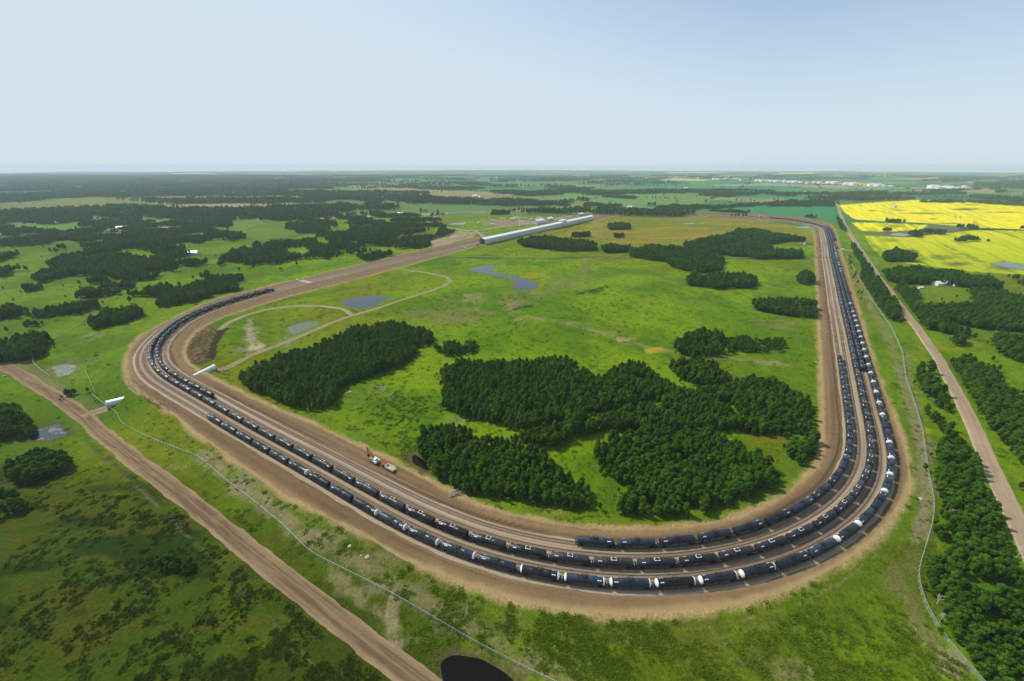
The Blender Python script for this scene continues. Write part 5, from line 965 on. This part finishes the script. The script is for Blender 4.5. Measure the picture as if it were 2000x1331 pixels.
# ------------------------------------------------------------------ fences
def fence(px, label, hgt=2.0, step=3.2):
    P = gline(px, step, 3); Z = height(P[:,0], P[:,1]); k = len(P); t = empty('chain_link_fence', (P[0,0], P[0,1], Z[0])); tag(t, label, 'fence'); o = np.array([P[0,0], P[0,1], Z[0]])
    Q = np.c_[P, Z]-o; v = np.concatenate([Q+[0, 0, .05], Q+[0, 0, hgt]]); i = np.arange(k-1)
    link('mesh_panel', mesh_np('mesh_panel', v, np.stack([i, i+1, i+1+k, i+k], 1), [M_LINK]), t)
    m = MB()
    for a, b in zip(Q[:-1], Q[1:]): m.bar(a+[0, 0, hgt], b+[0, 0, hgt], .05)
    m.build('top_rail', [M_GALV], t)
    pm = MB().box(-.05, .05, -.05, .05, -.3, hgt+.15).mesh('post', [M_GALV]); dd_ = np.hypot(P[:,0], P[:,1]); near = set(np.argsort(dd_)[:100]); rm = MB()
    for j in range(k):
        if j in near: link('post', pm, t).location = Q[j]
        else: rm.box(Q[j][0]-.05, Q[j][0]+.05, Q[j][1]-.05, Q[j][1]+.05, Q[j][2]-.3, Q[j][2]+hgt+.15)
    if rm.v: tag(rm.build('far_posts', [M_GALV], t), None, None, None, 'stuff')
fence([(180,772),(205,793),(229,808),(238,828),(262,843),(300,862),(345,879),(382,891),(400,905),(440,940),(500,985),(560,1035),(605,1082),(680,1120),(760,1160),(820,1195),(880,1230),(950,1270),(1020,1305),(1100,1345)], 'long chain link fence between the dirt road and the loop')
fence([(187,606),(150,641),(100,666),(70,688),(64,700),(66,712),(99,738)], 'short chain link fence curving at the upper left')
fence([(168,728),(178,748),(187,769)], 'shortest chain link fence piece above the left culvert')
fence([(1652,500),(1665,520),(1680,550),(1700,585),(1740,640),(1762,690),(1768,740),(1785,790),(1800,840),(1812,930),(1823,985),(1820,1022),(1803,1080),(1790,1122),(1797,1160),(1808,1190),(1850,1260),(1920,1338)], 'long chain link fence along the right side of the loop')
# ------------------------------------------------------------------ loading shed and yard
a = G(947, 478); b = G(1158, 429.5); L = math.hypot(b.x-a.x, b.y-a.y); t = empty('loading_shed', (a.x, a.y, 0), math.atan2(b.y-a.y, b.x-a.x)); tag(t, 'very long pale loading shed spanning the tracks at the far side', 'shed')
W = 15.; H = 10.5; HR = 13.2
m = MB(); m.box(0, L, -.2, 0, 2.2, H); 
for x in np.arange(0, L, 9): m.box(x, x+6.2, -.2, 0, -1, 2.2)
m.box(0, L, W, W+.2, -1, H); m.add([(L, 0, -1), (L, W, -1), (L, W, H), (L, W/2, HR-.2), (L, 0, H)], [[0, 1, 2, 3, 4]]); m.build('wall', [M_WALLG], t)
m = MB(); v = [(-1.2,-.9,H),(L+.8,-.9,H),(L+.8,W/2,HR),(-1.2,W/2,HR),(L+.8,W+.9,H),(-1.2,W+.9,H)]; v += [(x, y, z+.25) for x, y, z in v]; m.add(v, [[0,3,2,1],[3,5,4,2],[6,7,8,9],[9,8,10,11],[0,1,7,6],[5,11,10,4],[0,6,9,3],[3,9,11,5],[1,2,8,7],[2,4,10,8]]); rf = m.build('roof', [M_ROOFW], t)
m = MB()
for x in np.arange(14, L, 26): m.box(x-.5, x+.5, W/2-.5, W/2+.5, HR, HR+1.1)
m.build('roof_vent', [M_WALLG], rf)
m = MB(); x0 = L*.63; m.box(x0, x0+24, -1.2, W*.75, 2, HR+3.6); m.box(x0-.5, x0+24.5, -1.7, W*.75+.5, HR+3.6, HR+4.0, 1); m.build('control_tower', [M_WALLG, M_ROOFW], t)
m = MB()
for y in (.3, W/2, W-.3): m.box(-.2, .2, y-.25, y+.25, -1, H)
m.box(-.2, .2, .55, W-.55, H-1.4, H); m.bar((0, 2, 0), (14, W/2, 9), .5); m.build('portal_frame', [M_GREY], t)
def house(px, py, w_, l_, h, rz, wm, rm, label, cat='house', group=None, roof='gable', name='house', wins=True):
    p = G(px, py); t = empty(name, (p.x, p.y, p.z-.2), rz); tag(t, label, cat, group)
    m = MB(); m.box(-l_/2, l_/2, -w_/2, w_/2, 0, h); 
    r = h+w_*.3
    if roof == 'gable': m.add([(-l_/2,-w_/2,h),(-l_/2,w_/2,h),(-l_/2,0,r-.15),(l_/2,-w_/2,h),(l_/2,w_/2,h),(l_/2,0,r-.15)], [[0,2,1],[3,4,5]])
    m.build('wall', [wm], t); m = MB()
    if roof == 'gable':
        e = .5; v = [(-l_/2-e,-w_/2-e,h-.15),(l_/2+e,-w_/2-e,h-.15),(l_/2+e,0,r),(-l_/2-e,0,r),(l_/2+e,w_/2+e,h-.15),(-l_/2-e,w_/2+e,h-.15)]; v += [(x, y, z+.2) for x, y, z in v]
        m.add(v, [[0,3,2,1],[3,5,4,2],[6,7,8,9],[9,8,10,11],[0,1,7,6],[5,11,10,4],[0,6,9,3],[3,9,11,5],[1,2,8,7],[2,4,10,8]])
    else: m.box(-l_/2-.2, l_/2+.2, -w_/2-.2, w_/2+.2, h+.003, h+.3)
    m.build('roof', [rm], t)
    if wins:
        for x in np.linspace(-l_*.32, l_*.32, 3): MB().box(x-.6, x+.6, -w_/2-.04, -w_/2-.005, h*.35, h*.75).build('window', [M_GLASS], t)
    return t
yard = math.atan2(b.y-a.y, b.x-a.x)
house(1052, 437, 16, 40, 9, yard, M_WALLG, M_ROOFW, 'long pale grey warehouse behind the loading shed', 'warehouse', None, 'gable', 'warehouse'); house(1072, 431.5, 14, 30, 7, yard, M_BEIGE, M_ROOFW, 'beige warehouse beyond the grey warehouse', 'warehouse', None, 'gable', 'warehouse')
house(1133, 421.5, 12, 34, 6, yard, M_BEIGE, M_ROOFW, 'beige yard building near the far end of the shed', 'building', None, 'gable', 'yard_building'); house(1120, 423, 8, 14, 4, yard, M_WALLG, M_BRICKR, 'small yard building with red roof near the shed', 'building', None, 'gable', 'yard_building')
for px, h in ((1016, 14), (1021, 13)):
    p = G(px, 441.5); t = empty('silo', p); tag(t, 'taller white silo left of its pair in the yard' if h == 14 else 'shorter white silo right of its pair in the yard', 'silo', 'white silos in the loading yard')
    MB().lathe([(0, 1.7), (h, 1.7)], 14, 'Z').build('shell', [M_WHITE], t, True); MB().lathe([(h, 1.75), (h+.7, 1.1), (h+1, .1)], 14, 'Z').build('cap', [M_GALV], t)
for k, (px, py, l_, lb) in enumerate([(963, 432, 16, 'white trailer nearest the left end of the yard'), (983, 429, 14, 'white trailer at the back of the yard, left of centre'), (1001, 429.5, 18, 'longest white trailer at the back of the yard'), (1024, 428, 16, 'white trailer at the back of the yard behind the silos'), (1037, 430, 12, 'white trailer at the back of the yard beside the warehouse'), (935, 437, 9, 'small white trailer outside the left end of the yard'), (961, 440, 14, 'white trailer at the front edge of the yard')]):
    p = G(px, py); t = empty('trailer', p, yard*.2-.1+.3*(k % 3)); tag(t, lb, 'trailer', 'white trailers in the yard')
    MB().box(-l_/2, l_/2, -1.5, 1.5, .9, 3.9).build('box', [M_WHITE], t); m = MB(); m.box(-l_/2+.3, l_/2-.3, -1.1, 1.1, .55, .9); [m.lathe([(y-.15, .5), (y+.15, .5)], 10, 'Y', (x, 0, .5)) for x in (-l_/2+2, -l_/2+3.3) for y in (-1.1, 1.1)]; m.build('undercarriage', [M_FRAME], t)
def pickup(px, py, rz, paint, label):
    t = empty('pickup_truck', G(px, py, .02), rz); tag(t, label, 'pickup truck')
    m = MB(); m.box(-2.9, 2.9, -1, 1, .55, 1.15); m.box(-2.9, -.5, -1, -.85, 1.15, 1.5); m.box(-2.9, -.5, .85, 1, 1.15, 1.5); m.box(-2.9, -2.78, -.85, .85, 1.15, 1.5); m.add([(-.5,-.95,1.15),(1.5,-.95,1.15),(1.5,.95,1.15),(-.5,.95,1.15),(-.3,-.8,1.95),(.9,-.8,1.95),(.9,.8,1.95),(-.3,.8,1.95)], [[4,5,6,7],[0,1,5,4],[1,2,6,5],[2,3,7,6],[3,0,4,7]]); bd = m.build('body', [paint], t)
    m = MB(); m.add([(1.45,-.8,1.22),(1.45,.8,1.22),(.97,.7,1.85),(.97,-.7,1.85)], [[0,1,2,3]]); m.build('windscreen', [M_GLASS], bd)
    wm = MB().lathe([(-.14, .4), (.14, .4)], 12, 'Y', (0, 0, .4)).mesh('wheel', [M_RUBBER])
    for x in (-1.8, 1.9):
        for y in (-.95, .95): link('wheel', wm, t).location = (x, y, 0)
pickup(909, 485, yard, M_WHITE, 'white pickup truck on the dirt bed before the shed mouth'); pickup(1171, 423, yard, M_WHITE, 'white pickup truck just past the far end of the shed'); pickup(1646, 487.5, .1, M_WHITE, 'white pickup truck at the crossing by the siding locomotive'); pickup(1661, 573, heading((1661, 573), (1655, 555)), M_RED, 'red pickup truck on the right dirt shoulder of the loop'); pickup(1443, 423.5, .1, M_WHITE, 'white pickup truck ahead of the far red locomotives')
for px, py in ((975, 434), (990, 436.5), (1003, 433), (1032, 434), (1045, 432.5), (1052, 441), (1086, 437), (1108, 426), (1128, 424.5), (1100, 431)):
    pickup(px, py, yard+rng.uniform(-1, 1), [M_WHITE, M_GREY, M_FRAME][int(px) % 3], 'pickup truck parked in the far loading yard'); bpy.context.scene.collection.objects
for o in COL.objects:
    if o.get('label') == 'pickup truck parked in the far loading yard': o['group'] = 'pickup trucks in the loading yard'
for k, (px, py, sx, hh, lb) in enumerate([(893, 464, 26, 5, 'large tan soil heap left of the shed mouth'), (912, 461, 14, 4, 'small tan soil heap nearest the shed mouth'), (860, 472, 20, 2.5, 'low tan soil heap at the left end of the bare lot'), (1010, 426.5, 30, 5, 'brown soil heap behind the loading yard'), (1056, 427.5, 26, 6, 'brown soil heap beside the warehouse')]):
    m = MB(); r9 = random.Random(k); n = 14; m.lathe([(-1, sx*.55), (0, sx*.5), (hh*.55, sx*.3), (hh*.9, sx*.12), (hh, .3)], n, 'Z'); m.v = [(x*(1+.35*r9.random())*1.3, y*(.7+.3*r9.random()), z*(1+.25*r9.random())) for x, y, z in m.v]; o = m.build('soil_heap', [M_HEAP], None, True); o.location = G(px, py); tag(o, lb, 'soil heap', 'soil heaps near the loading shed')
t = empty('wheel_loader', G(932, 480, .02), yard); tag(t, 'orange wheel loader at the shed mouth', 'loader')
m = MB(); m.box(-3.2, .2, -1.1, 1.1, .8, 2.1); m.box(-.6, .8, -.8, .8, 2.1, 3.2); m.bar((.4, 0, 1.4), (3.4, 0, .9), .5); m.build('body', [M_ORANGE], t); m = MB(); m.box(3.3, 4.2, -1.5, 1.5, .2, 1.3); m.build('bucket', [M_FRAME], t)
wm = MB().lathe([(-.3, .75), (.3, .75)], 12, 'Y', (0, 0, .75)).mesh('wheel', [M_RUBBER])
for x in (-2, 1.4):
    for y in (-1.1, 1.1): link('wheel', wm, t).location = (x, y, 0)
t = empty('signal_cabinet', G(581, 549)); tag(t, 'small white signal cabinet beside the track at left', 'cabinet'); MB().box(-1.3, 1.3, -1, 1, .15, 2.5).build('box', [M_WHITE], t); MB().box(-1.5, 1.5, -1.2, 1.2, 0, .15).build('plinth', [M_WALLG], t)
# level crossing boards over the left tracks
m = MB(); m.box(-4, 4, -13, 13, .30, .53); o = m.build('level_crossing', [M_TWINE]); c, a_ = pose('T3', s_near('T3', 598, 551, .5)); o.location = (c[0], c[1], 0); o.rotation_euler = (0, 0, a_); tag(o, 'pale crossing boards across the left tracks', None, None, 'structure')
FG = 'buildings of the farm right of the gravel road'
house(1837, 557, 9, 22, 3.5, .15, M_WHITE, M_ROOFW, 'long white farm shed among the trees right of the gravel road', 'farm shed', FG, name='farm_shed'); house(1851, 553.5, 8, 13, 4, .2, M_BEIGE, M_ROOFD, 'beige farmhouse behind the long white farm shed', 'house', FG); house(1876, 558.5, 5, 7, 3, .4, M_WHITE, M_ROOFW, 'small white farm hut right of the farmhouse', 'hut', FG, name='farm_hut'); house(1866, 559, 4, 8, 2.6, .1, M_WHITE, M_ROOFD, 'low white farm hut between farmhouse and small hut', 'hut', FG, name='farm_hut'); house(1914, 556, 5, 6, 4, .4, M_WHITE, M_ROOFW, 'white hut standing apart at the right end of the farm', 'hut', FG, name='farm_hut'); house(1797, 564.5, 3, 5, 2.4, 0, M_WHITE, M_ROOFW, 'tiny white hut at the left end of the farm', 'hut', FG, name='farm_hut')
house(380, 498, 10, 19, 5, -.15, M_WALLG, M_ROOFW, 'pale barn alone among the left woods', 'barn', None, name='barn')
HG = 'far farm buildings'
for px, py, w_, l_, wm, rm, lb in [(784, 419.5, 10, 26, M_WHITE, M_ROOFW, 'white farm building beside the far gravel road'), (820, 382.5, 14, 40, M_WHITE, M_ROOFW, 'white farm building in the far dark wood left of centre'), (830, 381, 12, 20, M_BEIGE, M_BRICKR, 'farm building with red roof in the far wood left of centre'), (928, 384, 14, 26, M_WHITE, M_ROOFW, 'white farmhouse in the far tree belt above the shed'), (940, 386.5, 12, 30, M_BEIGE, M_ROOFW, 'beige farm building in the far tree belt above the shed'), (914, 386.5, 12, 24, M_WHITE, M_ROOFD, 'white farmhouse with grey roof in the far tree belt'), (1060, 399.5, 10, 24, M_WHITE, M_ROOFW, 'white farm building behind the yard trees'),
                                 (952, 410.5, 9, 20, M_WHITE, M_ROOFD, 'white house at the far gravel road bend'), (240, 447.5, 9, 26, M_WHITE, M_ROOFW, 'white shed beside the far road at left'), (112, 438, 9, 16, M_WHITE, M_GALV, 'pale house in the far left clearing'), (1230, 406.5, 10, 16, M_WHITE, M_ROOFW, 'white hut at the far end of the loop bed'), (1340, 368, 16, 34, M_WHITE, M_ROOFW, 'white farmhouse in the far crop fields'), (1572, 377, 14, 30, M_WHITE, M_ROOFW, 'white farm building behind the far crop, left of its pair'), (1612, 385, 12, 34, M_WHITE, M_ROOFW, 'white farm building beside the far crossroad'), (1644, 387, 12, 30, M_WHITE, M_BRICKR, 'farm building with red roof beside the far crossroad'),
                                 (613, 347, 24, 60, M_WHITE, M_ROOFW, 'white farm building near the horizon left of centre'), (1747, 405, 10, 12, M_WALLG, M_GALV, 'grey bin at the upper yellow crop'), (1575, 478.5, 6, 9, M_BEIGE, M_ROOFD, 'small hut in the meadow beside the right straight')]:
    house(px, py, w_, l_, 5, .3*math.sin(px), wm, rm, lb, 'farm building', HG, name='farm_building', wins=py > 400)
for k, px in enumerate((1864, 1874)):
    p = G(px, 427.5); t = empty('grain_bin', p); tag(t, 'grey grain bin in the yellow crop, '+('left' if k == 0 else 'right')+' of its pair', 'grain bin', 'grain bins in the yellow crop'); MB().lathe([(0, 3.4), (5.5, 3.4)], 16, 'Z').build('shell', [M_GALV], t, True); MB().lathe([(5.5, 3.6), (7.2, .4)], 16, 'Z').build('roof', [M_GREY], t)
# ------------------------------------------------------------------ storage tanks near the horizon
tm = {}
def storage_tank(px, py, wpx, hr, lb):
    p = G(px, py); dd = math.hypot(p.x, p.y); R = wpx*dd/FPX/2*.95; h = R*hr; t = empty('storage_tank', (p.x, p.y, p.z-2)); tag(t, lb, 'storage tank', 'white storage tanks near the horizon')
    MB().lathe([(0, R), (h+2, R)], 24, 'Z').build('shell', [M_WHITE], t, True); MB().lathe([(h+2, R*1.01), (h+2+R*.10, R*.5), (h+2+R*.13, .5)], 24, 'Z').build('roof', [M_ROOFW], t, True)
k = 0
for grp, items in {'far left end of the tank farm': [(1365, 350.5, 6)], 'left block of the tank farm': [(1395, 351.5, 7), (1403, 352, 8), (1412, 352, 8), (1420, 351.5, 7)], 'second block of the tank farm': [(1432, 352.5, 7), (1439, 352.5, 7), (1448, 352.5, 8), (1456, 352.5, 7)], 'main block of the tank farm': [(1479, 354.5, 9), (1488, 355, 9), (1498, 355, 9), (1508, 355.5, 9), (1517, 356, 10), (1526, 356, 9), (1534, 356.5, 8), (1543, 357, 9), (1552, 357.5, 10)], 'right block of the tank farm': [(1564, 358, 6), (1577, 359.5, 6), (1590, 358.5, 6), (1600, 358.5, 6), (1619, 358.5, 9), (1629, 359, 10)], 'big tanks right of the tank farm': [(1655, 362, 12), (1667, 362.5, 12)], 'low tanks right of the gap': [(1703, 364.5, 12), (1716, 365, 12), (1726, 365.5, 8), (1738, 366, 8)], 'separate tank group at far right': [(1822, 368.5, 14), (1834, 369.5, 10), (1849, 369, 12), (1859, 369.5, 9), (1876, 370, 9), (1886, 370, 9), (1883, 366, 5)]}.items():
    for j, (px, py, wp) in enumerate(items): storage_tank(px, py, wp, .55 if wp > 7 else .8, 'white storage tank, %s from left in the %s' % (ordn(j+1), grp))
# ------------------------------------------------------------------ small things lying about
rr0 = random.Random(3)
ROCKS = [(676,769,'left'),(684,766,'right')]
for k, (px, py, s, lb) in enumerate([(676,769,1.2,'pale boulder in the grass below the inner grove, left one'),(684,766.5,1.3,'pale boulder in the grass below the inner grove, right one'),(683,1068,.9,'pale boulder on the bank above the long fence, left one'),(718,1089,1.0,'pale boulder on the bank above the long fence, right one'),(705,1086,.5,'small white stone on the bank between two boulders'),(9,735,1.4,'white boulder at the left edge below the dirt road end'),(1798,975,1.0,'pale boulder at the right bend beside the dirt trail'),(1305,912,.8,'pale boulder on the inner rim of the right bend')]):
    m = MB(); n = 9; pr = [(-.3, .5), (.15, .95), (.5, .7), (.72, .1)]; m.lathe([(a*s, r*s) for a, r in pr], n, 'Z'); m.v = [(x*(1+.3*rr0.random()), y*(1+.3*rr0.random()), z*(1+.2*rr0.random())) for x, y, z in m.v]
    o = m.build('boulder', [M_ROCK]); o.location = G(px, py); tag(o, lb, 'boulder', 'pale boulders in the grass')
p = G(890, 966); t = empty('brush_pile', p, .3); tag(t, 'heap of pale dead branches at the inner edge of the bed', 'brush pile'); m = MB()
for k in range(46): x = rr0.uniform(-4, 4); y = rr0.uniform(-1.4, 1.4); an = rr0.uniform(-.6, .6); l = rr0.uniform(1, 3); m.bar((x, y, rr0.uniform(.1, .7)), (x+l*math.cos(an), y+l*math.sin(an), rr0.uniform(.1, 1.3)), .16)
m.build('branches', [M_TWINE], t); m = MB(); m.bar((-1, 2.2, .4), (9, 3.6, .9), .4); m.build('log', [M_BARK], t)
def bare_tree(px, py, sc, label):
    t = empty('dead_tree', G(px, py, -.1), rng.random()*6); tag(t, label, 'dead tree', 'bare grey trees in the wood by the fence'); m = MB(); r9 = random.Random(int(px)); h = 6.5*sc
    m.lathe([(0, .2), (h*.5, .14), (h, .04)], 6, 'Z'); m.build('trunk', [M_BARK], t); m = MB()
    for k in range(11):
        a = r9.random()*6.28; z = h*(.3+.06*k); l = h*.3*(1.2-.06*k); e = (math.cos(a)*l*.7, math.sin(a)*l*.7, z+l*.7); m.bar((0, 0, z), e, .10); m.bar(tuple(.6*v for v in e[:2])+(z+l*.42,), (e[0]*.9+.5*math.sin(a), e[1]*.9-.5*math.cos(a), e[2]+.3), .06)
    m.build('branches', [M_BARK], t)
for px, py, sc, lb in ((1866, 985, 1, 'bare grey tree leaning out at the upper end of the nearest wood'), (1855, 1010, .8, 'bare grey tree beside the fence bend, upper part of the nearest wood'), (1985, 1090, 1.1, 'bare grey tree near the road side of the nearest wood'), (1830, 1180, .8, 'bare grey tree close to the fence in the middle of the nearest wood'), (1935, 1128, .8, 'bare grey tree in the heart of the nearest wood'), (1992, 1215, 1.0, 'bare grey tree at the right frame edge in the nearest wood'), (1836, 1215, .7, 'small bare grey tree by the fence low in the nearest wood'), (1985, 870, 1., 'bare grey tree in the belt right of the gravel road'), (1812, 760, 1., 'bare grey tree in the belt between fence and gravel road')): bare_tree(px, py, sc, lb)
# turned soil clods on the two earthworks: uneven heaps
def clods(P, n, label):
    P = np.array(P, float); V = []; Fq = []; c = 0
    while c < n:
        px = rng.uniform(P[:,0].min(), P[:,0].max()); py = rng.uniform(P[:,1].min(), P[:,1].max())
        if not inpoly(np.array([px]), np.array([py]), P)[0]: continue
        v = G(px, py, it=3); s = rng.uniform(.15, .5); b = len(V); q = rng.normal(size=(6, 3))*.18*s
        for k, d in enumerate(((s, 0, -.1), (0, s, -.1), (-s, 0, -.1), (0, -s, -.1), (0, 0, s*.7))): V.append((v.x+d[0]+q[k,0], v.y+d[1]+q[k,1], v.z+d[2]+q[k,2]))
        Fq += [[b, b+1, b+4], [b+1, b+2, b+4], [b+2, b+3, b+4], [b+3, b, b+4]]; c += 1
    tag(link('soil_clods', mesh_np('soil_clods', V, Fq, [M_SOIL])), label, 'soil', None, 'stuff')
clods(SOIL_A, 900, 'lumpy brown soil of the earthwork inside the left bend'); clods(SOIL_B, 450, 'dark turned soil beside the curved dirt track'); clods([(244,737),(266,746),(305,770),(350,801),(347,806),(325,803),(285,782),(255,757)], 500, 'dark turned soil on the outer rim of the left bend')
# ------------------------------------------------------------------ hazy summer air
bm_ = MB().box(-18500, 18500, -18500, 18500, -120, 175); hz = bm_.build('haze', []); hm = bpy.data.materials.new('haze'); hm.use_nodes = True; n = hm.node_tree.nodes; n.remove(n['Principled BSDF']); pv = n.new('ShaderNodeVolumePrincipled')
pv.inputs['Color'].default_value = (.74, .90, 1, 1); pv.inputs['Density'].default_value = 7.0e-5; pv.inputs['Anisotropy'].default_value = .1; hm.node_tree.links.new(pv.outputs[0], n['Material Output'].inputs['Volume']); hz.data.materials.append(hm); tag(hz, 'pale summer haze over the far prairie', 'haze', None, 'stuff')
